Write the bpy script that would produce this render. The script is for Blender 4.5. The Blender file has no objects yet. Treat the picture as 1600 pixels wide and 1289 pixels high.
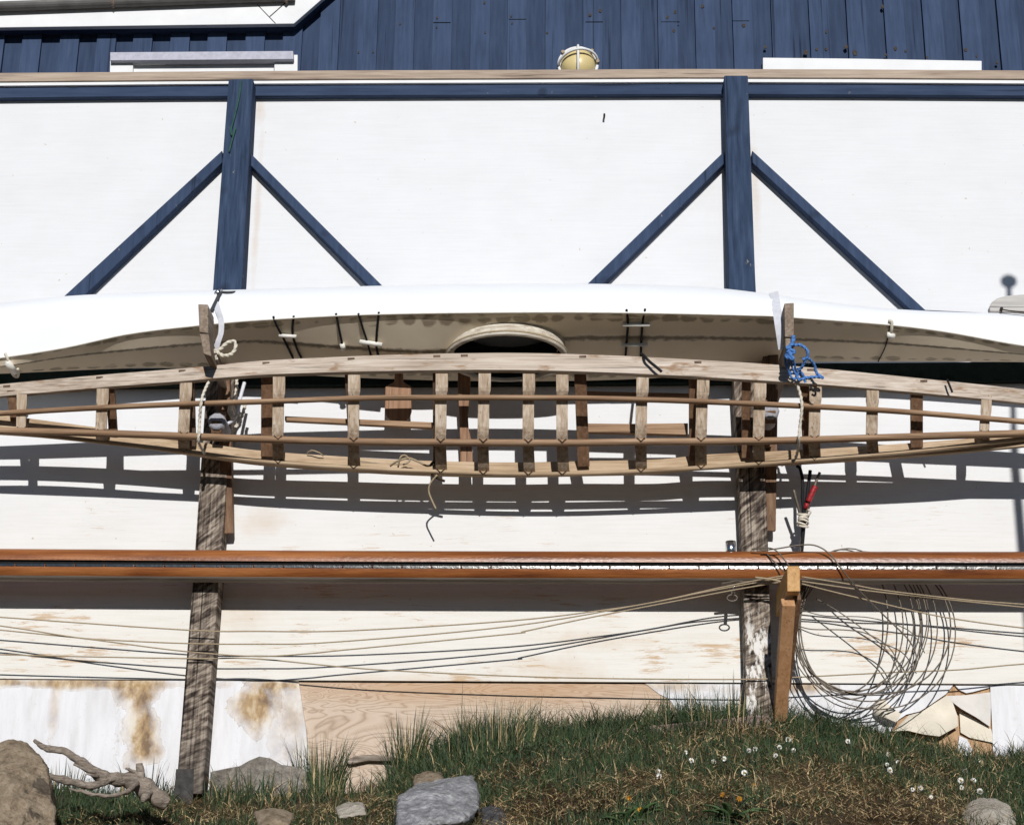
import bpy, bmesh, math, random
import numpy as np
from mathutils import Vector, Matrix, noise
random.seed(7); rng = np.random.default_rng(7)
SC = bpy.context.scene; COL = SC.collection
R = math.radians

# ------------------------------------------------------------------ camera, sky, sun, exposure
F = 2850.0                                   # focal length in photo pixels (photo 1600 px wide)
yaw, pitch, roll = R(-1.608), R(19.811), R(0.622)
Fw = Vector((math.sin(yaw)*math.cos(pitch), math.cos(yaw)*math.cos(pitch), math.sin(pitch)))
r0 = Vector((math.cos(yaw), -math.sin(yaw), 0)); u0 = r0.cross(Fw)
Rt = r0*math.cos(roll) + u0*math.sin(roll); Up = u0*math.cos(roll) - r0*math.sin(roll)
CAM = Vector((0, -F/325*math.cos(pitch), -1.15))
cd = bpy.data.cameras.new('camera'); cam = bpy.data.objects.new('camera', cd); COL.objects.link(cam)
cd.sensor_width = 36; cd.lens = F/1600*36; cd.clip_end = 500; cd.clip_start = 0.1
cam.matrix_world = Matrix((( Rt.x, Up.x, -Fw.x, CAM.x), (Rt.y, Up.y, -Fw.y, CAM.y), (Rt.z, Up.z, -Fw.z, CAM.z), (0, 0, 0, 1)))
SC.camera = cam
SUN = Vector((0.095, -1.0, 0.415)).normalized()          # towards the sun
w = bpy.data.worlds.new('World'); SC.world = w; w.use_nodes = True
sky = w.node_tree.nodes.new('ShaderNodeTexSky'); sky.sky_type = 'NISHITA'; sky.sun_disc = False; sky.dust_density = 0.0; sky.ozone_density = 5.0
sky.sun_elevation = math.asin(SUN.z); sky.sun_rotation = math.pi - math.atan2(SUN.x, -SUN.y)
bg = w.node_tree.nodes['Background']; bg.inputs[1].default_value = 0.05
w.node_tree.links.new(sky.outputs[0], bg.inputs[0])
sl = bpy.data.lights.new('sun', 'SUN'); sl.energy = 5.0; sl.angle = R(0.5); sl.color = (1.0, 0.975, 0.945)
so = bpy.data.objects.new('sun', sl); COL.objects.link(so); so.rotation_euler = SUN.to_track_quat('Z', 'Y').to_euler()
SC.view_settings.view_transform = 'Standard'; SC.view_settings.look = 'None'
SC.view_settings.exposure = -0.25; SC.view_settings.gamma = 1.0
try: SC.cycles.max_bounces = 8
except Exception: pass

# ------------------------------------------------------------------ helpers
def P(px, py, n):
    """world point seen at photo pixel (px, py), n metres in front of the white wall (y = -n)"""
    d = Rt*((px-800)/F) + Up*((644.5-py)/F) + Fw
    return CAM + d*((-n - CAM.y)/d.y)

def curve(pts):
    xs = [p[0] for p in pts]; ys = [p[1] for p in pts]; m = []
    for i in range(len(xs)):
        a, b = max(0, i-1), min(len(xs)-1, i+1); m.append((ys[b]-ys[a])/(xs[b]-xs[a]))
    def f(x):
        if x <= xs[0]: return ys[0] + m[0]*(x-xs[0])
        if x >= xs[-1]: return ys[-1] + m[-1]*(x-xs[-1])
        i = 0
        while x > xs[i+1]: i += 1
        h = xs[i+1]-xs[i]; t = (x-xs[i])/h
        return (2*t**3-3*t*t+1)*ys[i] + (t**3-2*t*t+t)*h*m[i] + (3*t*t-2*t**3)*ys[i+1] + (t**3-t*t)*h*m[i+1]
    return f

def smooth_path(pts, k=6):
    pts = [Vector(p) for p in pts]
    if len(pts) < 3: return pts
    out = []
    for i in range(len(pts)-1):
        p0, p1, p2, p3 = pts[max(0, i-1)], pts[i], pts[i+1], pts[min(len(pts)-1, i+2)]
        for j in range(k):
            t = j/k
            out.append(0.5*((2*p1) + (p2-p0)*t + (2*p0-5*p1+4*p2-p3)*t*t + (3*p1-p0-3*p2+p3)*t**3))
    out.append(pts[-1]); return out

class MB:
    def __init__(s): s.v = []; s.f = []; s.m = []; s.mi = 0
    def add(s, vs, fs):
        b = len(s.v); s.v += [tuple(v) for v in vs]
        for f in fs: s.f.append(tuple(b+i for i in f)); s.m.append(s.mi)
        return s
    def prism(s, poly, nf, nb):
        fr = [P(x, y, nf) for x, y in poly]; bk = [Vector((p.x, -nb, p.z)) for p in fr]; k = len(poly)
        return s.add(fr+bk, [tuple(range(k)), tuple(range(2*k-1, k-1, -1))] + [(i, i+k, (i+1) % k+k, (i+1) % k) for i in range(k)])
    def box(s, x0, x1, y0, y1, z0, z1):
        v = [(x, y, z) for x in (x0, x1) for y in (y0, y1) for z in (z0, z1)]
        return s.add(v, [(0, 1, 3, 2), (4, 6, 7, 5), (0, 4, 5, 1), (2, 3, 7, 6), (0, 2, 6, 4), (1, 5, 7, 3)])
    def bar(s, p0, p1, w, h, up=Vector((0, 0, 1))):
        t = (p1-p0).normalized(); a = t.cross(up).normalized(); b = a.cross(t)
        v = [p+a*(i*w/2)+b*(j*h/2) for p in (p0, p1) for i, j in ((-1, -1), (1, -1), (1, 1), (-1, 1))]
        return s.add(v, [(3, 2, 1, 0), (4, 5, 6, 7)] + [(i, (i+1) % 4, (i+1) % 4+4, i+4) for i in range(4)])
    def loft(s, rings, cap=True, ring_closed=True):
        k = len(rings[0]); vs = [p for r in rings for p in r]; fs = []
        for i in range(len(rings)-1):
            for j in range(k if ring_closed else k-1):
                j2 = (j+1) % k; fs.append((i*k+j, i*k+j2, (i+1)*k+j2, (i+1)*k+j))
        if cap: fs += [tuple(range(k-1, -1, -1)), tuple(range((len(rings)-1)*k, len(rings)*k))]
        return s.add(vs, fs)
    def tube(s, pts, r, sides=6, closed=False, flat=1.0, twist=0):
        acc = 0.0
        pts = [Vector(p) for p in pts]; rings = []; n = len(pts); a = None
        for i, p in enumerate(pts):
            if closed: t = (pts[(i+1) % n]-pts[i-1])
            else: t = pts[min(n-1, i+1)]-pts[max(0, i-1)]
            if t.length < 1e-9: t = Vector((1, 0, 0))
            t.normalize()
            if a is None:
                a = t.cross(Vector((0, 0, 1)));
                if a.length < .05: a = t.cross(Vector((0, 1, 0)))
            a = (a - t*a.dot(t)).normalized(); b = t.cross(a)
            rr = r[i] if isinstance(r, (list, tuple)) else r
            if twist and i: acc += (p-pts[i-1]).length*twist
            rings.append([p + (a*math.cos(q) + b*(flat*math.sin(q)))*(rr*(1+(.30*math.cos(3*q-acc) if twist else 0))) for q in (2*math.pi*j/sides for j in range(sides))])
        if closed: rings.append(rings[0]); return s.loft(rings, cap=False)
        return s.loft(rings)
    def build(s, name, mats, parent=None, smooth=False, bevel=0, uv=None):
        me = bpy.data.meshes.new(name); me.from_pydata(s.v, [], s.f)
        for m in (mats if isinstance(mats, (list, tuple)) else [mats]): me.materials.append(m)
        me.polygons.foreach_set('material_index', s.m)
        bm = bmesh.new(); bm.from_mesh(me); bmesh.ops.recalc_face_normals(bm, faces=bm.faces); bm.to_mesh(me); bm.free()
        if smooth: me.polygons.foreach_set('use_smooth', [True]*len(me.polygons))
        o = bpy.data.objects.new(name, me); COL.objects.link(o)
        if parent is not None:
            o.parent = parent; o.matrix_parent_inverse = Matrix.Translation(parent.location).inverted()
        if bevel:
            b = o.modifiers.new('bevel', 'BEVEL'); b.width = bevel; b.segments = 2; b.limit_method = 'ANGLE'; b.angle_limit = R(40)
        return o

def tag(o, label=None, cat=None, group=None, kind=None):
    if label: o['label'] = label
    if cat: o['category'] = cat
    if group: o['group'] = group
    if kind: o['kind'] = kind
    return o
def thing(name, loc, label, cat, group=None):
    o = bpy.data.objects.new(name, None); o.empty_display_size = .05; COL.objects.link(o); o.location = loc
    return tag(o, label, cat, group)

# ------------------------------------------------------------------ materials
class G:
    """small node-graph helper"""
    def __init__(s, name, rough=.7, spec=.3):
        s.mat = bpy.data.materials.new(name); s.mat.use_nodes = True; s.t = s.mat.node_tree
        s.b = s.t.nodes['Principled BSDF']; s.b.inputs['Roughness'].default_value = rough
        s.b.inputs['Specular IOR Level'].default_value = spec
        s.co = s.t.nodes.new('ShaderNodeTexCoord').outputs['Object']
    def set(s, node, i, v):
        if v is None: return
        if hasattr(v, 'is_linked') or isinstance(v, bpy.types.NodeSocket): s.t.links.new(v, node.inputs[i])
        else: node.inputs[i].default_value = v
    def map(s, scale=(1, 1, 1), rot=(0, 0, 0), loc=(0, 0, 0), co=None):
        n = s.t.nodes.new('ShaderNodeMapping'); s.set(n, 0, co or s.co); s.set(n, 1, loc); s.set(n, 2, rot); s.set(n, 3, scale); return n.outputs[0]
    def noise(s, co, scale=1, detail=6, rough=.6, dist=0):
        n = s.t.nodes.new('ShaderNodeTexNoise'); s.set(n, 'Vector', co); s.set(n, 'Scale', scale); s.set(n, 'Detail', detail); s.set(n, 'Roughness', rough); s.set(n, 'Distortion', dist); return n.outputs[0]
    def ramp(s, f, stops, interp='LINEAR'):
        n = s.t.nodes.new('ShaderNodeValToRGB'); s.set(n, 0, f); e = n.color_ramp.elements; n.color_ramp.interpolation = interp
        while len(e) < len(stops): e.new(.5)
        for q, (p, c) in zip(e, stops): q.position = p; q.color = (c if hasattr(c, '__len__') else (c, c, c)) + (1,) if not hasattr(c, '__len__') or len(c) == 3 else c
        return n.outputs[0]
    def mix(s, f, a, b, mode='MIX'):
        n = s.t.nodes.new('ShaderNodeMix'); n.data_type = 'RGBA'; n.blend_type = mode
        s.set(n, 0, f); s.set(n, 6, a if not isinstance(a, tuple) else a+(1,)); s.set(n, 7, b if not isinstance(b, tuple) else b+(1,)); return n.outputs[2]
    def math(s, op, a, b=None, c=None, clamp=False):
        n = s.t.nodes.new('ShaderNodeMath'); n.operation = op; n.use_clamp = clamp; s.set(n, 0, a); s.set(n, 1, b); s.set(n, 2, c); return n.outputs[0]
    def sep(s, co=None):
        n = s.t.nodes.new('ShaderNodeSeparateXYZ'); s.set(n, 0, co or s.co); return n.outputs
    def ell(s, c, rx, rz, soft=.5, wob=.5, ns=6):
        """1 inside a wobbly ellipse round world point c in the x-z plane, 0 outside"""
        x, y, z = s.sep()
        nz = s.noise(s.co, ns, 5)
        a = s.math('DIVIDE', s.math('SUBTRACT', x, c[0]), rx); b = s.math('DIVIDE', s.math('SUBTRACT', z, c[2]), rz)
        d = s.math('SQRT', s.math('ADD', s.math('MULTIPLY', a, a), s.math('MULTIPLY', b, b)))
        d = s.math('ADD', d, s.math('MULTIPLY', s.math('SUBTRACT', nz, .5), wob*2))
        return s.math('DIVIDE', s.math('SUBTRACT', 1.0, d), soft, clamp=True)
    def bump(s, h, st=.3, dist=.01):
        n = s.t.nodes.new('ShaderNodeBump'); s.set(n, 'Height', h); s.set(n, 'Strength', st); s.set(n, 'Distance', dist); s.t.links.new(n.outputs[0], s.b.inputs['Normal']); return s
    def col(s, c): s.set(s.b, 'Base Color', c if not isinstance(c, tuple) else c+(1,)); return s

def stretch(axis, k, base=1.0):
    return tuple(base if i == axis else base*k for i in range(3))

def wood(name, c1, c2, c3, axis=0, rough=.8, spec=.12, k=22, sc=3.0, bump=.5, coat=0, spots=None):
    g = G(name, rough, spec)
    n1 = g.noise(g.map(stretch(axis, k, 1)), sc, 8, .65, .3); n2 = g.noise(g.map(stretch(axis, 6, 1)), sc*.5, 4)
    f = g.math('ADD', g.math('MULTIPLY', n1, .65), g.math('MULTIPLY', n2, .35))
    c = g.ramp(f, [(.33, c1), (.5, c2), (.66, c3)])
    crack = g.ramp(g.noise(g.map(stretch(axis, 40, 1)), sc*.6, 3, .5), [(.30, .35), (.37, 1.0)])
    c = g.mix(.8, c, crack, 'MULTIPLY')
    if spots:
        c = g.mix(g.ramp(g.noise(g.map(stretch(axis, 3, 1)), 7, 4), [(.58, 0.0), (.68, .85)]), c, spots)
    g.col(c); g.bump(n1, bump, .004)
    if coat: g.b.inputs['Coat Weight'].default_value = coat; g.b.inputs['Coat Roughness'].default_value = .3
    return g.mat

def flat(name, c, rough=.7, spec=.3, metal=0, var=.25, ns=30):
    g = G(name, rough, spec); g.b.inputs['Metallic'].default_value = metal
    lo = tuple(x*(1-var) for x in c); hi = tuple(min(1, x*(1+var)) for x in c)
    n = g.noise(g.co, ns, 5); g.col(g.ramp(n, [(.3, lo), (.7, hi)])); g.bump(n, .25, .003); return g.mat

zP = lambda py: P(800, py, 0).z
# white plywood: clean at the top, peeling to bare wood lower down
def white_panel():
    g = G('white_painted_plywood', .8, .1); x, y, z = g.sep()
    grain = g.noise(g.map((1.2, 1, 26)), 3, 6, .6, .4)
    fine = g.noise(g.map((3, 1, 90)), 3, 4, .6)
    low = g.math('DIVIDE', g.math('SUBTRACT', zP(700), z), zP(700)-zP(1000), clamp=True)
    base = g.ramp(grain, [(.3, (.675, .682, .695)), (.6, (.70, .708, .722))])
    base = g.mix(low, base, g.ramp(grain, [(.3, (.67, .64, .58)), (.55, (.72, .70, .655))]))
    mot = g.noise(g.map((1, 1, 1.4)), 3.2, 7, .65); base = g.mix(.55, base, g.ramp(mot, [(.3, (.93, .925, .915)), (.6, (1, 1, 1))]), 'MULTIPLY')
    big = g.noise(g.map((1.0, 1, 2.6)), 1.5, 3); pe = g.noise(g.map((2.2, 1, 26)), 2.6, 10, .78, .5)
    pf = g.math('ADD', pe, g.math('MULTIPLY', g.math('SUBTRACT', big, .5), .75))
    peel = g.math('MULTIPLY', g.ramp(pf, [(.60, 0.0), (.66, .85)]), low)
    c = g.mix(peel, base, g.ramp(fine, [(.3, (.40, .25, .13)), (.7, (.58, .42, .26))]))
    ln = g.ramp(g.noise(g.map((1.5, 1, 120)), 2.0, 3, .5), [(.30, .5), (.36, 0.0)])
    c = g.mix(g.math('MULTIPLY', ln, g.math('ADD', g.math('MULTIPLY', low, .6), .12)), c, (.52, .44, .35))
    # damp edge stains beside the posts and along the bottom joint
    for (a, b, rx, rz) in ((404, 175, .035, .10), (402, 330, .02, .5), (1180, 300, .03, .4), (640, 1060, .5, .035), (870, 1046, .32, .09), (372, 950, .22, .16), (930, 1000, .3, .06), (410, 815, .16, .09), (340, 800, .12, .06)):
        c = g.mix(g.math('MULTIPLY', g.math('MULTIPLY', g.ell(P(a, b, 0), rx, rz, .9, .9, 9), .55), pe), c, (.50, .32, .15))
    sp = g.ramp(g.noise(g.co, 34, 2), [(.725, 0.0), (.745, .7)])
    c = g.mix(sp, c, (.45, .36, .28))
    g.col(c); g.bump(g.math('ADD', g.math('MULTIPLY', grain, .5), fine), .13, .003); return g.mat
def low_panel(name, stains, speck=.5):
    g = G(name, .65, .2)
    n = g.noise(g.map((9, 1, 1.5)), 2, 6); c = g.ramp(n, [(.3, (.60, .595, .60)), (.6, (.71, .71, .73))])
    sp = g.ramp(g.noise(g.map((1.3, 1, .8)), 60, 4, .7), [(.56, 0.0), (.66, speck)]); sp = g.math('MULTIPLY', sp, g.ramp(g.noise(g.map((7, 1, .4)), 2.0, 3), [(.48, .12), (.62, 1.0)])); c = g.mix(sp, c, (.40, .31, .25))
    blotch = g.noise(g.map((1.3, 1, .8)), 10, 8, .62, .15)
    for (a, b, rx, rz, k) in stains:
        m = g.math('MULTIPLY', g.ramp(g.ell(P(a, b, 0), rx, rz, .75, .95, 7), [(0.0, 0.0), (.03, .55), (.10, .22), (.45, .55), (.9, 1.0)]), k)
        c = g.mix(m, c, g.ramp(blotch, [(.36, (.66, .57, .43)), (.50, (.40, .265, .125)), (.62, (.17, .10, .045))]))
    g.col(c); g.bump(n, .15, .004); return g.mat
def raw_plywood():
    g = G('bare_plywood', .8, .15)
    d = g.noise(g.map((.8, 1, 3.6), (0, R(-9), 0)), 1.35, 3.5, .5, .9)
    ring = g.math('FRACT', g.math('MULTIPLY', d, 30)); ring = g.ramp(ring, [(0, .0), (.22, .75), (.6, 1.0), (.85, .45), (1.0, .0)])
    fine = g.noise(g.map((2, 1, 60)), 4, 5)
    c = g.ramp(ring, [(0, (.30, .20, .135)), (.5, (.46, .35, .26)), (1, (.54, .43, .335))])
    c = g.mix(g.math('MULTIPLY', fine, .45), c, (.62, .53, .44))
    c = g.mix(g.ell(P(760, 1075, 0), 1.3, .10, .9, .5, 3), c, g.mix(.5, c, (.44, .24, .10)))
    g.col(c); g.bump(ring, .25, .003); return g.mat
def blue_paint(name, tone=1.0, axis=2, chips=True):
    g = G(name, .8, .08); n = g.noise(g.map(stretch(axis, 12, 1)), 4, 7, .6); m = g.noise(g.co, 2.2, 4)
    f = g.math('ADD', g.math('MULTIPLY', n, .6), g.math('MULTIPLY', m, .4))
    c = g.ramp(f, [(.3, (.027*tone, .041*tone, .077*tone)), (.5, (.040*tone, .061*tone, .113*tone)), (.72, (.057*tone, .083*tone, .146*tone))])
    crack = g.ramp(g.noise(g.map(stretch(axis, 45, 1)), 1.1, 2, .4), [(.27, .4), (.33, 1.0)])
    c = g.mix(.8, c, crack, 'MULTIPLY')
    if chips: c = g.mix(g.ramp(g.noise(g.map((1.6, 1, .9)), 19, 5, .7), [(.695, 0.0), (.715, .9)]), c, (.27, .25, .22))
    kn = g.noise(g.co, 6.5, 1, .3); c = c if not chips else g.mix(g.ramp(kn, [(.70, 0.0), (.76, .65)]), c, (.018, .026, .045))
    g.col(c); g.bump(f, .5, .004); return g.mat
def post_mat(name, paint_py, white_below=None, arc=(60, 500)):
    """blue paint above, bare saw-marked grey timber below (and flaking white paint near the ground)"""
    g = G(name, .85, .08); x, y, z = g.sep()
    n = g.noise(g.map((12, 12, 1)), 4, 7, .6)
    blue = g.ramp(n, [(.3, (.019, .031, .058)), (.5, (.035, .055, .101)), (.72, (.060, .086, .146))])
    kn = g.noise(g.map((1, 1, .8)), 7.5, 1, .3); blue = g.mix(g.ramp(kn, [(.66, 0.0), (.74, .7)]), blue, (.016, .022, .038))
    blue = g.mix(g.ramp(g.noise(g.map((1.8, 1, .7)), 17, 5, .7), [(.68, 0.0), (.70, .8)]), blue, (.26, .245, .22))
    blue = g.mix(.8, blue, g.ramp(g.noise(g.map((45, 45, 1)), 1.1, 2, .4), [(.27, .35), (.33, 1.0)]), 'MULTIPLY')
    cx_, cz_ = P(*arc, 0).x, P(*arc, 0).z
    dx, dz = g.math('SUBTRACT', x, cx_), g.math('SUBTRACT', z, cz_); rr_ = g.math('SQRT', g.math('ADD', g.math('MULTIPLY', dx, dx), g.math('MULTIPLY', dz, dz)))
    cb = g.t.nodes.new('ShaderNodeCombineXYZ'); g.set(cb, 0, g.math('MULTIPLY', rr_, 34.0)); g.set(cb, 1, g.math('MULTIPLY', x, 9.0)); g.set(cb, 2, g.math('MULTIPLY', z, 2.0))
    saw = g.noise(cb.outputs[0], 1.7, 3, .55, .3); gr = g.noise(g.map((26, 26, 1.3)), 3, 9, .72)
    f = g.math('ADD', g.math('MULTIPLY', saw, .55), g.math('MULTIPLY', gr, .45))
    grey = g.ramp(f, [(.40, (.030, .023, .020)), (.5, (.15, .118, .094)), (.60, (.37, .315, .255))])
    ck = g.ramp(g.noise(g.map((55, 55, .7)), 1.0, 2, .4), [(.31, .15), (.36, 1.0)]); grey = g.mix(.9, grey, ck, 'MULTIPLY')
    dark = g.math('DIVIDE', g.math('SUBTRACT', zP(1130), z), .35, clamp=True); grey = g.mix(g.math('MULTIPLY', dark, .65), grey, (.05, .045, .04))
    if white_below:
        k = g.math('DIVIDE', g.math('SUBTRACT', zP(white_below), z), .25, clamp=True)
        fl = g.ramp(g.math('ADD', g.noise(g.map((2, 2, .8)), 9, 8, .7), g.math('MULTIPLY', k, .02)), [(.54, 0.0), (.59, 1.0)])
        grey = g.mix(g.math('MULTIPLY', fl, k), grey, (.70, .68, .64))
    t = g.math('DIVIDE', g.math('SUBTRACT', g.math('ADD', z, g.math('MULTIPLY', gr, .08)), zP(paint_py)), .04, clamp=True)
    g.col(g.mix(t, grey, blue)); g.bump(g.mix(t, f, n), .6, .005); return g.mat

M = {}
M['white'] = white_panel()
M['low_left'] = low_panel('stained_panel', [(214, 1080, .13, .10, .9), (222, 1150, .10, .17, .95), (20, 1066, .35, .03, .8), (170, 1068, .6, .03, .8), (398, 1100, .13, .13, .95), (455, 1120, .10, .25, .55), (440, 1070, .2, .03, .9), (85, 1100, .03, .2, .4)])
M['low_right'] = low_panel('flaking_panel', [(1262, 1072, .12, .04, .8), (1190, 1075, .2, .03, .5), (1050, 1070, .25, .04, .6)], .25)
M['cream'] = flat('cream_underlayer', (.68, .62, .51), .75, .2, 0, .10, 9)
M['greyflake'] = flat('grey_veneer', (.60, .57, .53), .75, .2, 0, .12, 9)
M['rawply'] = raw_plywood()
M['brownply'] = wood('brown_plywood', (.26, .15, .08), (.44, .28, .16), (.56, .38, .22), 2, .8)
M['blue'] = blue_paint('blue_paint', 1.0, 2)
M['bluex'] = blue_paint('blue_rail_paint', .95, 0)
M['siding'] = blue_paint('blue_siding_paint', 1.14, 2, False); M['under'] = blue_paint('blue_recess_shade_paint', .90, 2, False)  # recessed boards: same blue darkened, their soft shade painted into the colour
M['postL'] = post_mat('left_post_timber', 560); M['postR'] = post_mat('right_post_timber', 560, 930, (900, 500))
M['trim'] = flat('white_trim', (.72, .725, .73), .6, .15, 0, .05, 6)
M['gutter'] = flat('gutter_metal', (.10, .095, .09), .5, .4, .2, .3, 8)
M['zinc'] = flat('zinc_flashing', (.42, .42, .49), .6, .2, 0, .12, 40)
M['cap'] = wood('cap_rail_wood', (.22, .16, .125), (.38, .30, .235), (.50, .41, .33), 0, .8, .2)
M['grey'] = wood('weathered_gunwale', (.25, .185, .135), (.47, .395, .325), (.66, .585, .51), 0, .85, .1, 46, 2.2, .9, 0, (.27, .165, .095))
M['pine'] = wood('aged_pine', (.22, .145, .085), (.40, .29, .185), (.54, .42, .295), 0, .7, .25, 18, 3, .4)
M['string'] = wood('stringer_wood', (.15, .085, .05), (.30, .19, .115), (.46, .325, .215), 0, .7, .15, 26, 3, .35)
M['rib'] = wood('rib_wood', (.20, .135, .085), (.42, .325, .235), (.60, .52, .43), 2, .75, .25, 14, 5, .5)
M['darkwood'] = wood('dark_oiled_wood', (.05, .032, .022), (.105, .066, .043), (.18, .12, .08), 2, .7, .25)
M['redwood'] = wood('red_brown_wood', (.085, .045, .026), (.165, .092, .052), (.26, .16, .095), 2, .65, .25)
M['armgrey'] = wood('old_arm_timber', (.12, .09, .065), (.24, .185, .14), (.38, .31, .25), 1, .8, .2)
M['yellow'] = wood('fresh_timber', (.36, .18, .06), (.50, .285, .105), (.60, .37, .16), 1, .6, .3, 14, 4, .3)
M['yellowz'] = wood('fresh_brace_timber', (.34, .165, .07), (.46, .25, .12), (.54, .32, .17), 2, .65, .3, 14, 4, .3)
def varnish():
    g = G('varnished_spar', .3, .35)
    n1 = g.noise(g.map((1, 18, 18)), 2.2, 8, .65, .4); n2 = g.noise(g.map((1, 3, 3)), .9, 4)
    c = g.ramp(g.math('ADD', g.math('MULTIPLY', n1, .6), g.math('MULTIPLY', n2, .4)), [(.33, (.085, .025, .010)), (.5, (.215, .070, .020)), (.68, (.38, .150, .048))])
    ring = g.ramp(g.noise(g.map((3, 30, 30)), 6, 3), [(.62, 0.0), (.72, .5)]); c = g.mix(ring, c, (.10, .035, .015))
    x, y, z = g.sep()
    g.col(c); g.bump(g.noise(g.map((.35, 1, 1)), 130, 4, .6), .38, .004); g.set(g.b, 'Roughness', g.ramp(n2, [(.3, .24), (.7, .34)])); return g.mat
M['varnish'] = varnish()
M['sparunder'] = wood('grey_spar_underside', (.13, .105, .085), (.235, .20, .17), (.32, .28, .24), 0, .75, .1)  # greyer wood for the spar's downward faces
M['track'] = flat('metal_track', (.17, .165, .155), .16, .5, 1.0, .2, 60)
M['groove'] = flat('dark_groove', (.012, .012, .012), .8, .1)
M['steel'] = flat('steel', (.62, .63, .66), .22, .5, 1.0, .1, 30)
M['darkgreen'] = flat('dark_green_lining', (.012, .020, .016), .8, .1)
M['black'] = flat('black_cord', (.012, .012, .014), .7, .2)
M['bone'] = flat('pale_toggle', (.74, .72, .66), .5, .3, 0, .08, 40)
M['rope'] = flat('tan_rope', (.34, .27, .18), .85, .1, 0, .3, 200)
M['palerope'] = flat('pale_rope', (.60, .55, .46), .85, .1, 0, .2, 200)
M['coaming'] = wood('worn_coaming', (.28, .22, .16), (.50, .45, .37), (.68, .64, .56), 0, .7, .2, 6, 8, .4)
M['lash'] = flat('dark_lashing', (.045, .030, .020), .85, .1)
M['wire'] = flat('rusty_wire', (.13, .107, .082), .5, .4, .4, .35, 60)
M['bluerope'] = flat('blue_rope', (.075, .19, .46), .7, .2, 0, .6, 160)
M['strap'] = flat('white_strap', (.62, .63, .68), .6, .3, 0, .1, 60)
M['darkstrap'] = flat('dark_strap', (.05, .055, .06), .7, .2)
M['ironplate'] = flat('iron_plate', (.050, .047, .044), .8, .15, 0, .5, 26)
M['red'] = flat('red_tape', (.28, .016, .02), .45, .3, 0, .5, 90)
M['green'] = flat('green_string', (.03, .09, .07), .8, .2)
M['rust'] = flat('rust_spot', (.060, .050, .042), .9, .1, 0, .4, 90)
M['paddle'] = wood('paddle_wood', (.15, .075, .04), (.27, .15, .085), (.36, .22, .135), 2, .65, .25)
M['silver'] = wood('silvered_plank', (.30, .28, .27), (.46, .44, .42), (.58, .56, .53), 0, .85, .15)
M['lampglass'] = flat('yellowed_glass', (.62, .50, .24), .35, .5, 0, .06, 5)
M['glass'] = flat('window_glass', (.03, .035, .04), .08, .6)
M['hull'] = flat('white_hull', (.76, .775, .80), .6, .2, 0, .02, 3)
M['carpet'] = flat('grey_padding', (.33, .33, .36), .95, .05, 0, .2, 120)
M['drift'] = wood('driftwood', (.07, .055, .045), (.22, .18, .145), (.40, .345, .29), 0, .85, .1, 16, 9, 1.0)
M['timber'] = wood('half_buried_timber', (.09, .06, .05), (.19, .14, .12), (.29, .23, .20), 0, .9, .1, 14, 5, .8)
def deck_mat():
    g = G('stained_canvas_deck', .75, .2); uv = g.t.nodes.new('ShaderNodeTexCoord').outputs['UV']; u, v, _ = g.sep(uv)
    nz = g.noise(g.co, 5, 5); c = g.ramp(nz, [(.3, (.73, .635, .48)), (.7, (.82, .72, .57))])
    fine = g.noise(g.co, 30, 4); cell = g.math('FRACT', g.math('MULTIPLY', u, 66)); idx = g.noise(g.map((40, 0, 0), co=uv), 1.0, 0)
    du = g.math('MULTIPLY', g.math('SUBTRACT', cell, .5), 2.3)
    for vc, hv in ((.10, .075), (.91, .06)):
        dv = g.math('DIVIDE', g.math('SUBTRACT', v, vc), hv)
        d = g.math('SQRT', g.math('ADD', g.math('MULTIPLY', du, du), g.math('MULTIPLY', dv, dv)))
        d = g.math('ADD', d, g.math('MULTIPLY', g.math('SUBTRACT', fine, .5), .9)); d = g.math('ADD', d, g.math('MULTIPLY', g.math('SUBTRACT', nz, .5), 3.4))
        gate = g.ramp(g.noise(g.map((9, 5, 1), co=uv), 2.2, 2), [(.40, 0.0), (.52, 1.0)])
        c = g.mix(g.math('MULTIPLY', gate, g.ramp(d, [(.60, .72), (.98, 0.0)])), c, (.25, .20, .135))
    d = g.math('ABSOLUTE', g.math('SUBTRACT', v, .5)); d = g.math('ADD', d, g.math('MULTIPLY', g.math('SUBTRACT', fine, .5), .09))
    c = g.mix(g.ramp(d, [(.012, .8), (.045, 0.0)]), c, (.13, .11, .08))
    d2 = g.math('ADD', v, g.math('MULTIPLY', g.math('SUBTRACT', fine, .5), .06)); c = g.mix(g.ramp(d2, [(.0, .7), (.035, 0.0)]), c, (.22, .185, .12))
    g.col(c); g.bump(fine, .2, .003); return g.mat
M['deck'] = deck_mat()
def stone(name, lo, mid, hi, rot=0, streak=3):
    g = G(name, .88, .2); n = g.noise(g.map((streak, 2, 1), (0, rot, 0)), 9, 8, .7); m = g.noise(g.co, 45, 4)
    f = g.math('ADD', g.math('MULTIPLY', n, .6), g.math('MULTIPLY', m, .4)); g.col(g.ramp(f, [(.32, lo), (.5, mid), (.66, hi)])); g.bump(f, 1.0, .03); return g.mat
M['greystone'] = stone('grey_schist', (.09, .09, .095), (.25, .25, .26), (.52, .52, .53), R(45), 1)
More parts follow.
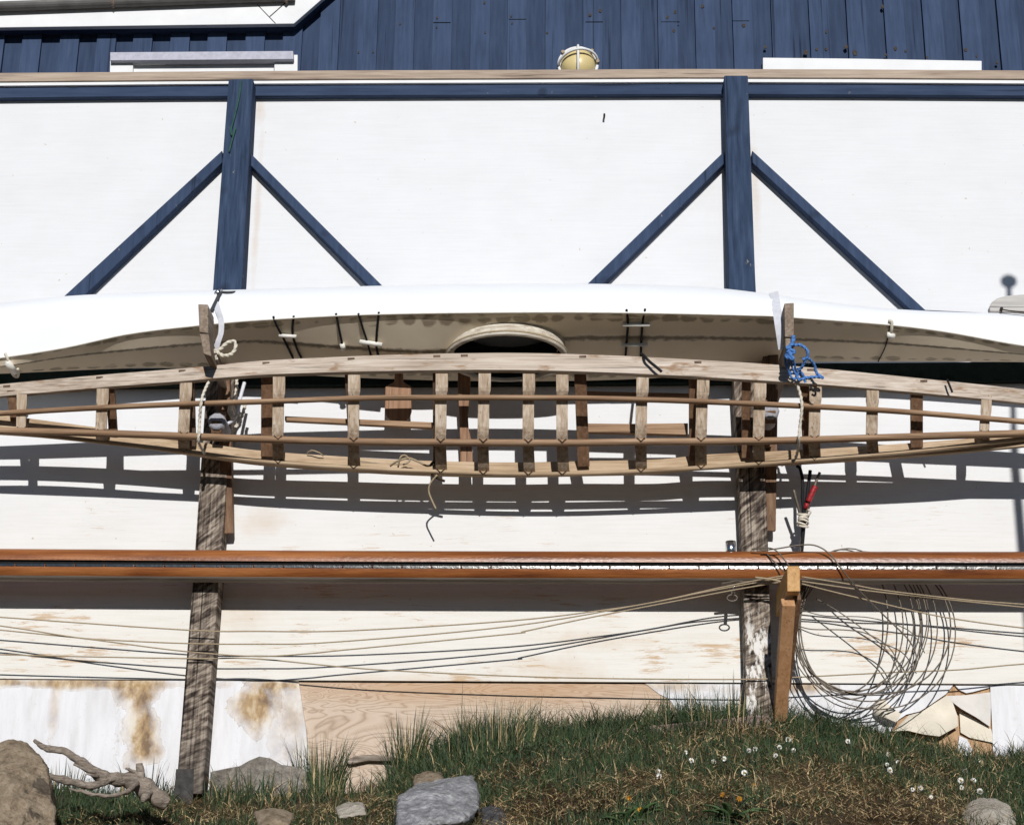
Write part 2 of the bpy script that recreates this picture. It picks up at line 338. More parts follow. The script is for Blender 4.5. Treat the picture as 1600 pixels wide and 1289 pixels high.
def boulder():
    g = G('tan_boulder', .9, .15); n = g.noise(g.map((3, 2, .8), (0, R(-22), 0)), 7, 9, .72); m = g.noise(g.co, 50, 5, .7); q = g.noise(g.co, 5.5, 6, .65, .4)
    f = g.math('ADD', g.math('MULTIPLY', n, .6), g.math('MULTIPLY', m, .4)); c = g.ramp(f, [(.34, (.11, .08, .052)), (.5, (.29, .225, .155)), (.64, (.42, .34, .25))])
    c = g.mix(g.ramp(q, [(.56, 0.0), (.60, .8)]), c, (.06, .05, .04)); g.col(c); g.bump(f, 1.0, .03); return g.mat
M['tanstone'] = boulder()
M['palestone'] = stone('pale_stone', (.22, .19, .15), (.40, .36, .30), (.52, .48, .41), 0, 1)
M['mudstone'] = stone('muddy_stone', (.07, .06, .05), (.19, .17, .145), (.34, .31, .275), 0, 1)
M['darkstone'] = stone('dark_stone', (.03, .03, .035), (.08, .08, .085), (.16, .155, .15), 0, 1)

# ------------------------------------------------------------------ ground
zw = curve([(-700, 1215), (-200, 1215), (0, 1222), (150, 1243), (280, 1242), (400, 1240), (520, 1240), (590, 1232), (650, 1200), (720, 1168), (850, 1150), (1000, 1139), (1130, 1124), (1250, 1134), (1350, 1152), (1450, 1170), (1600, 1192), (1900, 1200), (2300, 1205)])
_gx = np.array([P(x, zw(x), 0).x for x in range(-700, 2300, 20)]); _gz = np.array([P(x, zw(x), 0).z for x in range(-700, 2300, 20)])
def gz(X, n):
    z = float(np.interp(X, _gx, _gz))
    k = min(1.0, max(0.0, (n-2.0)/3.0)); z = z*(1-k*.8)
    s = .40*n if n < 3 else 1.2 + .26*(n-3)
    if n < 0: s = 0
    if n > 9: s = 1.2+.26*6+.05*(n-9)
    z -= s
    a = min(1, max(0, n/.25))
    z += a*(.045*noise.noise(Vector((X*1.7, n*1.7, 3))) + .02*noise.noise(Vector((X*6, n*6, 9))) + .008*noise.noise(Vector((X*19, n*19, 1))))
    return z
def on_ground(px, py):
    prev = None; n = 3.0
    while n > -.02:
        p = P(px, py, n)
        if p.z < gz(p.x, n): return p, n
        n -= .006
    return P(px, py, 0), 0.0
def ground_mat():
    g = G('soil_and_gravel', .95, .1); x, y, z = g.sep()
    n = g.noise(g.co, 14, 8, .7); m = g.noise(g.co, 2.5, 5)
    soil = g.ramp(n, [(.3, (.014, .011, .008)), (.5, (.038, .030, .020)), (.7, (.085, .066, .045))])
    straw = g.ramp(g.noise(g.map((1, 3, 1), (0, 0, R(30))), 40, 5), [(.35, (.045, .034, .02)), (.65, (.16, .12, .07))])
    c = g.mix(g.ramp(m, [(.42, 0.0), (.6, 1.0)]), soil, straw)
    k = g.math('DIVIDE', g.math('SUBTRACT', g.math('MULTIPLY', y, -1.0), 2.6), 1.2, clamp=True)
    c = g.mix(k, c, g.ramp(g.noise(g.co, 22, 6), [(.35, (.05, .05, .048)), (.6, (.10, .098, .09))]))
    g.col(c); g.bump(n, .9, .03); return g.mat
xs = np.concatenate([np.linspace(-60, -4, 12)[:-1], np.arange(-4, 4, .06), np.linspace(4, 60, 12)])
ns = np.concatenate([np.linspace(-40, -.2, 8), np.arange(-.1, 2.4, .05), np.linspace(2.5, 60, 40)])
b = MB(); vs = [(X, -n, gz(X, n) if abs(X) < 4.01 else gz(4*np.sign(X), n)) for n in ns for X in xs]; kx = len(xs)
b.add(vs, [(i*kx+j, i*kx+j+1, (i+1)*kx+j+1, (i+1)*kx+j) for i in range(len(ns)-1) for j in range(kx-1)])
tag(b.build('ground', ground_mat(), smooth=True), kind='structure')

hl_ = MB(); rows = []  # unseen ridge added behind the camera to block low sky and deepen wall shadows
for i in range(7):
    rows.append([Vector((X_, -62-i*9, -7+i*4.2*(1-.055*i)+(3.5*noise.noise(Vector((X_*.02, i*.3, 4)))+1.2*noise.noise(Vector((X_*.08, i, 2))))*min(1, i/2))) for X_ in range(-220, 221, 8)])
hl_.loft(rows, cap=False, ring_closed=False); tag(hl_.build('sky_block_ridge', flat('dark_ridge', (.05, .055, .035), .95, .05, 0, .4, .2), smooth=True), kind='structure')
# ------------------------------------------------------------------ blue boathouse behind
NB = -0.9
house = thing('boathouse', P(800, 1000, NB), 'blue boarded boathouse with white fascia rising behind the white wall', 'building')
b = MB()
xa, xb = P(-420, 60, NB).x, P(2000, 60, NB).x; ztop, zbot = P(800, -420, NB).z, .2
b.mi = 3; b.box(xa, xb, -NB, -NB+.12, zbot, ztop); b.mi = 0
per = (P(618, 50, NB).x - P(560, 50, NB).x)*1.005; wdt = per*.51
x = P(560, 50, NB).x - per*18
i = 0
SIDE = []
while x < xb:
    j = random.uniform(-.004, .004); th = random.uniform(.022, .026)
    b.box(x+j, x+j+wdt, -NB-th, -NB, zbot+.001*(i % 5), ztop-.02-.001*(i % 7)); SIDE.append(x+j); x += per; i += 1
b.mi = 1
for (px, py, r) in [(922, 24, 3), (938, 17, 2.6), (1055, 19, 3), (1043, 27, 2.6), (1053, 48, 2.4), (1116, 44, 2), (1162, 40, 3), (1196, 74, 2.6), (1259, 82, 4), (1276, 77, 2.6), (1291, 77, 2.4), (1291, 50, 2.2), (1322, 74, 3.2), (1336, 83, 4.2), (1399, 76, 3), (1384, 86, 2.4), (1509, 78, 2.8), (1526, 88, 2), (1379, 11, 3), (1098, 10, 3), (683, 28, 1.8), (757, 5, 2), (625, 38, 1.8), (855, 52, 2), (682, 43, 1.6), (758, 51, 1.8), (800, 37, 1.6), (799, 26, 1.6), (1415, 80, 2), (1449, 90, 2), (1558, 98, 2.2), (560, 82, 1.6), (583, 82, 1.6)]:
    c = P(px, py, -NB*-1 + .0285); rr = r*1.0/292; k = 9
    ring = [Vector((c.x+rr*random.uniform(.75, 1.15)*math.cos(2*math.pi*q/k), c.y, c.z+rr*random.uniform(.9, 1.6)*math.sin(2*math.pi*q/k))) for q in range(k)]
    b.add(ring+[v+Vector((0, .004, 0)) for v in ring], [tuple(range(k))]+[(q, (q+1) % k, (q+1) % k+k, q+k) for q in range(k)])
b.mi = 2
for (px0, px1, py) in [(795, 822, 30.5), (915, 942, 34.5), (1033, 1062, 34.5), (677, 704, 35.5), (1145, 1171, 33)]:
    b.prism([(px0, py-.25), (px1, py-.35), (px1, py+.2), (px0, py+.3)], NB+.0275, NB+.02)
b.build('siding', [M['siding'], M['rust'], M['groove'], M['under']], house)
NF = NB+.105
fas = MB().prism([(-420, -70), (-420, 49), (459, 37.5), (720, -190), (600, -190), (470, -60)], NF, NF-.035).build('fascia', M['trim'], house, bevel=.003)
sof = MB()
fr = [P(-420, 49, NF-.001), P(459, 37.5, NF-.001), P(720, -190, NF-.001)]
sof.loft([[p+Vector((0, .034, .001)), Vector((p.x, -NB-.001, p.z+.001)), Vector((p.x-.0, -NB-.001, p.z+.06)), p+Vector((0, .034, .06))] for p in fr], cap=True)
sof.build('soffit', M['bluex'], house)
g_ = MB()
for pl in ([(401.5, 8), (403, 8), (421, 26.5), (431, 37), (429.5, 37), (419.8, 27)], [(421, 26), (446, 4), (447, 5), (422, 27)]):
    g_.prism(pl, NF+.0012, NF-.002)
g_.build('mitre_joint', M['groove'], fas)
gt = MB(); c0, c1 = P(-420, 22, NF+.03), P(461, -9, NF+.03)
rg = []
for p in (c0, c1):
    rg.append([p+Vector((0, .030*math.cos(a), .045*math.sin(a))) for a in [math.pi+math.pi*q/10 for q in range(11)]] + [p+Vector((0, .027*math.cos(a), .041*math.sin(a))) for a in [2*math.pi-math.pi*q/10 for q in range(11)]])
gt.loft(rg); gut = gt.build('gutter', M['gutter'], house, smooth=False)
for px, py in ((178, -1), (-150, 12), (448, -9)):
    p = P(px, py, NF+.03); gb = MB(); gb.tube([p+Vector((0, .034*math.cos(a), .05*math.sin(a))) for a in [math.pi+math.pi*q/10 for q in range(11)]], .010, 4); gb.build('gutter_bracket', M['armgrey'], gut)
# window under the eave
wi = MB().prism([(172, 93), (208, 93), (206, 190), (170, 190)], NB+.05, NB+.0205).prism([(429, 87), (465, 86), (464, 190), (427, 190)], NB+.05, NB+.0205).prism([(208.3, 92), (428.7, 88), (428.5, 97), (208.2, 101)], NB+.045, NB+.021).build('window', M['trim'], house, bevel=.002)
MB().prism([(209, 101.4), (428, 97.4), (427, 190), (208, 190)], NB+.028, NB+.0212).build('sash', M['trim'], wi)
MB().prism([(218, 117), (418, 117), (418, 188), (218, 188)], NB+.031, NB+.0282).build('pane', M['glass'], wi)
MB().prism([(172, 82), (458, 80), (458.6, 93), (172, 95)], NB+.085, NB+.0205).build('drip_cap', M['zinc'], wi, bevel=.003)
w2 = MB().prism([(1192, 90.5), (1340, 92), (1450, 94), (1534, 95.5), (1534, 122), (1192, 119)], NB+.05, NB+.0265).prism([(1193, 120), (1222, 120), (1222, 200), (1193, 200)], NB+.049, NB+.0265).prism([(1502, 122.5), (1533, 122.5), (1533, 200), (1502, 200)], NB+.049, NB+.0265).build('window', M['trim'], house, bevel=.003)
MB().prism([(1223, 121), (1501, 123), (1501, 198), (1223, 198)], NB+.035, NB+.0266).build('pane', M['glass'], w2)
# terrace floor between wall and house
tb = MB().box(xa, xb, .02, -NB-.001, zP(330)-.1, zP(330)); tag(tb.build('terrace_floor', M['cap']), kind='structure')

# bulkhead lamp
lc = P(903, 108, NB+.03); lamp = thing('wall_lamp', lc, 'round yellowed bulkhead lamp in a white cage, half hidden by the wood rail', 'lamp')
rad = 32/292
def disc(c, r, y0, y1, k=28): return [[Vector((c.x+r*math.cos(2*math.pi*q/k), y, c.z+r*math.sin(2*math.pi*q/k))) for q in range(k)] for y in (y0, y1)]
MB().loft(disc(lc, rad*1.02, lc.y, lc.y-.035)).build('base', M['trim'], lamp, smooth=False)
dm = MB(); rings = []
for q in range(9):
    a = q/8*math.pi/2*.98; rings.append(disc(lc, rad*.90*math.cos(a), lc.y-.035-.075*math.sin(a), 0)[0])
dm.loft(rings); dm.build('globe', M['lampglass'], lamp, smooth=True)
cg = MB(); k = 32
cg.tube([Vector((lc.x+rad*math.cos(2*math.pi*q/k), lc.y-.045, lc.z+rad*math.sin(2*math.pi*q/k))) for q in range(k)], .009, 8, True)
for ang in (90, 8):
    ca, sa = math.cos(R(ang)), math.sin(R(ang))
    cg.tube([Vector((lc.x+rad*1.03*ca*math.cos(t), lc.y-.045-.088*math.sin(t), lc.z+rad*1.03*sa*math.cos(t)+(.05*math.sin(t) if ang < 20 else 0))) for t in [math.pi*q/16 for q in range(17)]], .0075, 8)
cg.build('cage', M['trim'], lamp, smooth=True)
for a in (140, 45, 5):
    p = Vector((lc.x+rad*1.02*math.cos(R(a)), lc.y-.05, lc.z+rad*1.02*math.sin(R(a)))); MB().tube([p, p+Vector((0, -.02, 0))], .010, 8).build('screw', M['rope'], lamp)

# ------------------------------------------------------------------ white wall with rails, posts, braces, panels, arms
wall = thing('boat_storage_wall', P(800, 1150, 0), 'white plywood wall with blue rails, blue braces and weathered posts', 'wall')
def panel(name, poly, mat, n=0.0, nb=-.016, bev=.001): return MB().prism(poly, n, nb).build(name, mat, wall, bevel=bev)
jl = zP(1058)
X = lambda px, n=0: P(px, 600, n).x
def wbox(x0, x1, y0, y1, z0, z1): return MB().box(x0, x1, y0, y1, z0, z1)
zt = P(800, 128, 0).z; zb = P(800, 1064, 0).z
# three sheets, tiny vertical joints hidden behind the posts
e = [P(-400, 600, 0).x, (P(376, 122, 0).x+P(298, 1240, 0).x)/2+.02, (P(1150, 118, 0).x+P(1183, 1090, 0).x)/2, P(2000, 600, 0).x]
for a in range(3): wbox(e[a]+.001, e[a+1]-.001, 0, .016, zb, zt).build('plywood_panel', M['white'], wall)
# dark battens behind the joint and lower sheets, set a little further back
wbox(e[0], e[3], .05, .09, -1.0, zt-.05).build('backing', M['armgrey'], wall)
zl = zP(1064.5)-.004
NL = -.010
lo = MB(); zz = -.8
def lowpanel(px0, px1t, px1b, mat, name='lower_panel', n=NL, x0t=None):
    a0 = P(px0, 1067, n).x; a1 = P(px1t, 1067, n).x; a2 = P(px1b, 1190, n).x; dz = zP(1067)-zP(1190)
    bx = a1+(a2-a1)/dz*(zl-zz); 
    m = MB(); v = [Vector((a0, -n, zl)), Vector((a1, -n, zl)), Vector((bx, -n, zz)), Vector((a0, -n, zz))]
    v2 = [p+Vector((0, .014, 0)) for p in v]
    m.add(v+v2, [(0, 1, 2, 3), (7, 6, 5, 4)]+[(i, i+4, (i+1) % 4+4, (i+1) % 4) for i in range(4)]); return m.build(name, mat, wall)
tag(lowpanel(-400, 466.5, 485, M['low_left'], n=-.002), 'white lower panel with brown water stains')
tag(lowpanel(440, 1160, 1160, M['rawply'], n=-.0175), 'bare plywood lower panel with wavy grain')
# right-hand whitish lower panel: scrap left of the right post, then the broken sheet
MB().prism([(1008, 1067.5), (1165, 1068), (1165, 1200), (1120, 1200), (1046, 1092), (1030, 1084)], -.0135, -.0172).build('lower_panel', M['low_right'], wall)
broken = MB().prism([(1195, 1069), (1489, 1070.5), (1478, 1084), (1452, 1102), (1437, 1111), (1416, 1116), (1404, 1124), (1394, 1140), (1384, 1165), (1380, 1230), (1195, 1230)], NL, NL-.012).prism([(1493, 1071), (1546, 1071), (1545, 1074), (1521, 1080.5), (1510, 1082.5), (1500, 1078)], NL, NL-.012).build('lower_panel', M['low_right'], wall)
tag(broken, 'flaking white lower panel with a broken hole')
tag(MB().prism([(1547.3, 1070.5), (2000, 1074), (2000, 1260), (1554, 1260), (1551, 1150)], NL+.001, NL-.012).build('lower_panel', M['low_right'], wall), 'speckled white lower panel')
def sheet(rows, thick, name, mat):
    """rows of (px, py, n) grid -> bent thin sheet"""
    k = len(rows[0]); fr = [P(*p) for r in rows for p in r]; bk = [p+Vector((0, thick, 0)) for p in fr]; N = len(fr); m = MB()
    fs = [(i*k+j, i*k+j+1, (i+1)*k+j+1, (i+1)*k+j) for i in range(len(rows)-1) for j in range(k-1)]
    edge = [(0, j) for j in range(k)]+[(i, k-1) for i in range(1, len(rows))]+[(len(rows)-1, j) for j in range(k-2, -1, -1)]+[(i, 0) for i in range(len(rows)-2, 0, -1)]
    ed = [i*k+j for i, j in edge]
    m.add(fr+bk, fs+[tuple(N+i for i in reversed(f)) for f in fs]+[(ed[q], ed[(q+1) % len(ed)], ed[(q+1) % len(ed)]+N, ed[q]+N) for q in range(len(ed))])
    o = m.build(name, mat, broken, smooth=True); md = o.modifiers.new('e', 'EDGE_SPLIT'); md.split_angle = R(50); return o
sheet([[(1404, 1133, -.004), (1420, 1117, .0), (1440, 1112, .012), (1462, 1097, .02), (1480, 1086, .03)],
       [(1402, 1136, -.002), (1422, 1127, .02), (1445, 1122, .045), (1470, 1112, .05), (1489, 1098, .035)],
       [(1398, 1140, .0), (1424, 1137, .03), (1448, 1134, .055), (1474, 1128, .05), (1496, 1118, .03)],
       [(1394, 1142, .0), (1418, 1141, .025), (1444, 1147, .04), (1468, 1150, .04), (1497, 1134, .022)]], .006, 'peeling_flap', M['cream'])
sheet([[(1364, 1099, -.008), (1372, 1092, .01), (1380, 1091, .03)], [(1365, 1106, .005), (1377, 1101, .04), (1388, 1101, .055)],
       [(1365, 1111, .02), (1382, 1112, .06), (1408, 1115, .05)], [(1366, 1117, .015), (1386, 1122, .055), (1400, 1128, .03)]], .005, 'peeling_flap', M['cream'])
sheet([[(1478, 1087, .012), (1512, 1085.5, .006), (1547.6, 1081, -.009)], [(1490, 1098, .03), (1518, 1100, .012), (1548.5, 1104, -.009)],
       [(1502, 1107, .028), (1525, 1120, .02), (1547, 1135, .004)]], .006, 'peeling_flap', M['greyflake'])
sheet([[(1499, 1110, -.008), (1524, 1124, -.010), (1549, 1139, -.012)], [(1500, 1128, -.008), (1526, 1140, -.010), (1551, 1150, -.012)],
       [(1501, 1144, -.008), (1515, 1152, -.010), (1552, 1160, -.012)]], .005, 'peeling_flap', M['cream'])
sheet([[(1499, 1149, -.012), (1512, 1155, -.012)], [(1495, 1180, -.012), (1522, 1178, -.012)], [(1490, 1230, -.012), (1530, 1230, -.012)]], .005, 'peeling_flap', M['low_right'])
MB().prism([(1378, 1060), (1547, 1060), (1552, 1250), (1372, 1250)], -.0235, -.027).build('inner_sheet', M['brownply'], broken)
MB().prism([(1385, 1142), (1409, 1143), (1409, 1230), (1380, 1230)], -.012, -.02).prism([(1424, 1147), (1450, 1148), (1468, 1152), (1478, 1149), (1498, 1136), (1496, 1160), (1476, 1182), (1470, 1230), (1424, 1230)], -.012, -.02).build('inner_sheet', M['brownply'], broken)
# rails, bent by a few millimetres like the photo's
def strip(tops, hpx, nf, nb, name, mat, bevel=.003):
    m = MB(); rg = []
    for (px, py) in tops:
        a = P(px, py, nf); c = P(px, py+hpx, nf); rg.append([a, c, Vector((c.x, -nb, c.z)), Vector((a.x, -nb, a.z))])
    m.loft(rg); return m.build(name, mat, wall, bevel=bevel)
dy = [(-400, 8), (0, 6), (270, 3.5), (540, 2), (800, 1), (1070, 0), (1330, .8), (1600, 2.5), (2000, 6)]
strip([(x, 108+d*1.05+random.uniform(-.5, .5)) for x, d in dy], 13.5, .062, -.10, 'cap_rail', M['cap'])
strip([(x, 122.5+d*1.0) for x, d in dy], 6.0, .052, -.001, 'edge_strip', M['trim'], .002)
strip([(x, 129.5+d*1.0) for x, d in dy], 18.0, .037, -.0005, 'top_rail', M['bluex'])
posts = []
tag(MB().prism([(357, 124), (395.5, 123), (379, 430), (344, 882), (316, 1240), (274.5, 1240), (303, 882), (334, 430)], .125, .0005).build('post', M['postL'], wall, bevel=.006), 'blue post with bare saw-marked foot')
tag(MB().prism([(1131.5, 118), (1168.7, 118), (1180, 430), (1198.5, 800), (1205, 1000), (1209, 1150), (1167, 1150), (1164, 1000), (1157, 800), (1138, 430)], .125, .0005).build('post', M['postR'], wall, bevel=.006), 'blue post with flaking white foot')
for pl in ([(347, 235), (347.5, 254), (124, 470), (92, 470)], [(391, 239), (599, 448), (585, 456), (390, 257)], [(1131, 237), (1132.5, 255), (931, 456), (905, 456)], [(1175, 235), (1448, 486), (1431, 492), (1176, 255)]):
    MB().prism(pl, .056, .0006).build('brace', M['blue'], wall, bevel=.004)
MB().prism([(1445, 484.5), (1560, 490), (1560, 510), (1445, 510)], .03, .0007).build('batten', M['bluex'], wall)
MB().prism([(275, 1201), (303, 1201), (301, 1262), (271, 1262)], .1285, .1255).build('foot_plate', M['ironplate'], wall)
# kayak arms: stop block at the outer end, arm under the kayak, sloping brace
def arm(stop, low, brace_px, bmat):
    nf, nb = .62, .47
    o = MB().prism(stop, nf, nb).prism(low, nf-.004, .0).build('support_arm', M['armgrey'], wall, bevel=.004)
    (ax, ay, an), (bx, by, bn), wd = brace_px
    MB().bar(P(ax, ay, an), P(bx, by, bn), wd, .035, Vector((0, 1, .5))).build('arm_brace', bmat, o, bevel=.003)
arm([(309.5, 475), (325, 475.5), (325.5, 521), (311.5, 519)], [(311.5, 521.5), (326, 521.5), (330, 557), (318, 553)], ((350, 560, .20), (356, 834, .06), .055), M['redwood'])
arm([(1225.5, 474), (1240.5, 473), (1240.5, 528), (1226.5, 526)], [(1227, 528.5), (1240, 528.5), (1240, 558), (1228, 556)], ((1208, 520, .22), (1203, 830, .06), .05), M['redwood'])
MB().bar(P(1196, 512, .20), P(1199, 700, .15), .035, .05, Vector((0, 1, .3))).build('arm_brace', M['redwood'], wall, bevel=.003)
# padded lower arms that carry the frame
for (pa, pb) in (((338, 668, .33), (352, 640, .02)), ((1204, 652, .36), (1201, 632, .02))):
    o = MB().bar(P(*pa), P(*pb), .05, .06).build('padded_arm', M['redwood'], wall, bevel=.004)
    a, c = P(*pa)+Vector((0, -.01, .03)), P(*pa)+Vector((0, .15, .03)); MB().tube([a, a+Vector((0, .01, 0)), c], [.03, .042, .042], 10).build('padding', M['carpet'], o, smooth=True)
tag(MB().prism([(-400, 580), (2000, 562), (2000, 592), (-400, 607)], .05, .0008).build('ledger_board', M['darkgreen'], wall, bevel=.003), 'dark green board behind the kayak')
# raw timber bracket for the spar
br = MB().prism([(1230, 884), (1250, 884), (1250.5, 924), (1230, 924)], .58, .126).build('spar_bracket', M['yellow'], wall, bevel=.004)
tag(br, 'new yellow timber bracket')
MB().bar(P(1231.5, 940, .53), P(1218.5, 1122, .10), .058, .058, Vector((0, 1, .4))).build('bracket_brace', M['yellowz'], br, bevel=.004)
MB().bar(P(1245, 930, .49), P(1229, 1069, .115), .034, .06, Vector((0, 1, .4))).build('bracket_brace', M['redwood'], br, bevel=.003)
# hook in the wall
hk = MB(); p = P(944, 184, 0); hk.tube([p, p+Vector((0, -.035, .0)), p+Vector((.0, -.04, -.012))], .005, 6)
tag(hk.build('nail', M['lash'], smooth=True), 'small bent nail sticking out of the upper white panel', 'nail')

# ------------------------------------------------------------------ white skin kayak, deck down on the arms
E1 = curve([(-160, 578), (0, 559), (100, 543.5), (200, 522), (310, 508.5), (400, 500.5), (575, 491.5), (800, 488), (975, 488.5), (1200, 493.5), (1240, 496), (1390, 507.5), (1475, 518), (1600, 540), (1760, 560)])
E2 = curve([(-160, 588), (0, 584), (150, 577.5), (250, 575), (400, 582), (600, 592), (800, 596), (1000, 592), (1150, 580), (1240, 567), (1340, 565), (1415, 565), (1600, 566), (1760, 570)])
RD = curve([(-160, 584), (0, 573), (100, 558), (200, 547), (315, 537), (400, 533.5), (550, 544), (675, 550), (887, 529), (975, 527), (1175, 529), (1240, 530.5), (1400, 537.5), (1600, 554), (1760, 565)])
TP = curve([(-160, 494), (0, 474), (100, 463), (250, 456), (400, 452), (600, 446.5), (780, 443.5), (900, 443.5), (1010, 445), (1130, 451), (1340, 478), (1440, 485.5), (1520, 488.5), (1600, 491), (1760, 510)])
HB = curve([(-160, .02), (0, .045), (150, .09), (300, .125), (450, .18), (600, .23), (800, .255), (1000, .24), (1200, .19), (1340, .15), (1500, .09), (1600, .06), (1760, .02)])
NC = .315
kay = thing('skin_kayak', P(800, 560, NC), 'white canvas kayak lying upside down on wooden arms against the wall', 'kayak')
def deck_pt(x, v):
    hb = HB(x); a, r, c = P(x, E1(x), NC+hb), P(x, RD(x), NC+.22*hb), P(x, E2(x), NC-hb)
    return a.lerp(r, v*2) if v < .5 else r.lerp(c, v*2-1)
cen = deck_pt(792, .55)
across = (P(793, E2(793), NC-.255)-P(793, E1(793), NC+.255)).normalized(); dn = Vector((1, 0, 0)).cross(across).normalized()
if dn.z > 0: dn = -dn
cen = cen+dn*.012
CA, CB = .262, .172
st = list(range(-160, 1761, 10)); NV = 24; vs = []; uvs = []
for x in st:
    for q in range(NV+1): vs.append(deck_pt(x, q/NV)); uvs.append(((x+160)/1920, q/NV))
fs = []
for i in range(len(st)-1):
    for q in range(NV):
        c = (vs[i*(NV+1)+q]+vs[(i+1)*(NV+1)+q+1])/2-cen
        if (c.x/CA)**2+(c.dot(across)/CB)**2 < .95: continue
        fs.append((i*(NV+1)+q, i*(NV+1)+q+1, (i+1)*(NV+1)+q+1, (i+1)*(NV+1)+q))
d_ = MB().add(vs, fs); dk = d_.build('deck', M['deck'], kay, smooth=True)
ul = dk.data.uv_layers.new(name='UVMap')
for lp in dk.data.loops: ul.data[lp.index].uv = uvs[lp.vertex_index]
hl = MB(); rg = []
for x in range(-160, 1761, 20):
    hb = HB(x); t, a, c = TP(x), E1(x), E2(x)
    rg.append([P(x, a, NC+hb), P(x, t+(a-t)*.62, NC+.97*hb), P(x, t+(a-t)*.24, NC+.72*hb), P(x, t, NC+.12*hb), P(x, t+3, NC-.25*hb), P(x, t+(c-t)*.45, NC-.85*hb), P(x, c, NC-hb)])
hl.loft(rg, cap=False, ring_closed=False); ho = hl.build('hull', M['hull'], kay, smooth=True)
sm = MB().tube([deck_pt(x, 0)+Vector((0, -.001, -.001)) for x in range(-160, 1761, 20)], .0045, 6).build('edge_seam', M['bone'], kay, smooth=True)
ring = []; k = 56
for q in range(k):
    a = 2*math.pi*q/k; ring.append((math.cos(a), math.sin(a)))
co = MB(); prof = [(1.03, -.075), (1.04, .0), (1.05, .022), (1.085, .030), (1.09, .042), (1.04, .046), (.985, .044), (.975, .03)]
rings = [[cen+Vector((1, 0, 0))*(CA*s*cx)+across*(CB*s*sy)+dn*h for cx, sy in ring] for s, h in prof]
co.loft(rings, cap=False); cm = co.build('cockpit_coaming', M['coaming'], kay, smooth=True)
cw_ = MB().loft([[cen+Vector((1, 0, 0))*(CA*s*cx)+across*(CB*s*sy)+dn*h for cx, sy in ring] for s, h in ((.974, .032), (.965, 0), (.96, -.10), (.9, -.14))], cap=False); cw_.build('cockpit_well', M['darkgreen'], kay, smooth=True)
MB().tube([cen+Vector((1, 0, 0))*(CA*1.085*cx)+across*(CB*1.085*sy)+dn*.030 for cx, sy in ring], .0055, 6, True).build('coaming_lacing', M['rope'], cm, smooth=True)
def dpt(px, py, off=.012):
    a, r, c = E1(px), RD(px), E2(px); hb = HB(px)
    if py < a: return P(px, py, NC+hb+off*.6)
    n = (NC+hb+(NC+.22*hb-NC-hb)*(py-a)/(r-a)) if py < r else (NC+.22*hb+(NC-hb-NC-.22*hb)*(py-r)/(c-r))
    return P(px, py, n+off)
def cord(pts, r=.0055, name='deck_cord', mat='black', par=kay):
    return MB().tube(smooth_path([dpt(*p) for p in pts], 4), r, 6).build(name, M[mat], par, smooth=True)
cord([(427, 494), (431, 506), (445, 533), (458, 560)]); cord([(459, 494), (457, 520), (464, 545), (472, 562)])
cord([(525, 490), (530, 515), (536, 543)]); cord([(560, 490), (567, 513), (574, 535), (580, 558)]); cord([(592, 488), (589, 515), (588, 540), (592, 560)])
cord([(979, 484), (981, 505), (979, 535), (977, 562)]); cord([(1008, 483), (1004, 505), (1002, 535), (1001, 562)]); cord([(1391, 506), (1384, 540), (1372, 565)], .003)
def toggle(p0, p1, r=.012): MB().tube([dpt(*p0, .02), dpt(*p1, .02)], r*.78, 8).build('toggle', M['bone'], kay, smooth=True)
toggle((436, 524.5), (463, 526)); toggle((562, 534), (597, 539), .015); toggle((973, 508), (1015, 508)); toggle((971, 539), (1012, 538.5)); toggle((534.5, 538), (537, 546), .016)
toggle((1386, 523), (1397, 526), .018); toggle((11, 566), (24, 582), .02)
cord([(1388, 501), (1393, 503), (1393, 515), (1391, 524)], .008, 'deck_loop', 'palerope'); cord([(8, 552), (14, 566), (20, 585), (28, 588), (28, 576)], .007, 'deck_loop', 'palerope')

# ------------------------------------------------------------------ bare kayak frame tied to the arms
S = lambda x: max(0.0, 1-((x-800)/890.0)**2)
NM = .39
def nn(x, n0): return NM+(n0-NM)*S(x)
G1t = curve([(-75, 607), (0, 600), (150, 586), (312, 573), (400, 564), (500, 558.5), (600, 554.5), (700, 552), (800, 551), (900, 553), (1000, 557), (1100, 562.5), (1200, 568.5), (1300, 577), (1450, 592), (1600, 608), (1690, 621)])
G1b = curve([(-75, 624), (0, 619), (150, 606), (300, 594), (400, 586), (500, 582), (600, 579.5), (700, 578), (800, 578), (900, 580), (1000, 584), (1100, 589), (1200, 595), (1325, 604), (1450, 615), (1600, 630), (1690, 641)])
C1 = curve([(-75, 650), (0, 646), (100, 640), (200, 635), (300, 631), (400, 628), (575, 622), (700, 621.5), (800, 621.5), (900, 622), (1025, 625), (1200, 632), (1375, 641), (1500, 650.5), (1600, 659), (1690, 666)])
KL = curve([(-75, 671), (0, 673), (125, 676), (275, 681), (400, 686), (550, 690), (700, 691.5), (800, 692), (900, 692), (1000, 690.5), (1100, 690), (1200, 689), (1375, 684), (1500, 680), (1600, 677), (1690, 673)])
C2 = curve([(-75, 673), (0, 676), (60, 680), (120, 686), (190, 694), (300, 707), (400, 720), (550, 731), (700, 738), (800, 741), (900, 740.5), (1000, 736.5), (1100, 731), (1200, 724), (1300, 716), (1400, 708), (1480, 700), (1560, 690), (1690, 676)])
G2t = curve([(-75, 640), (0, 648), (50, 654), (185, 672), (320, 692), (400, 703), (555, 714), (650, 719), (800, 722), (905, 720), (1030, 717), (1100, 710), (1200, 705), (1330, 698), (1420, 692), (1500, 686), (1600, 677), (1690, 668)])
LX = list(range(-75, 1691, 15))
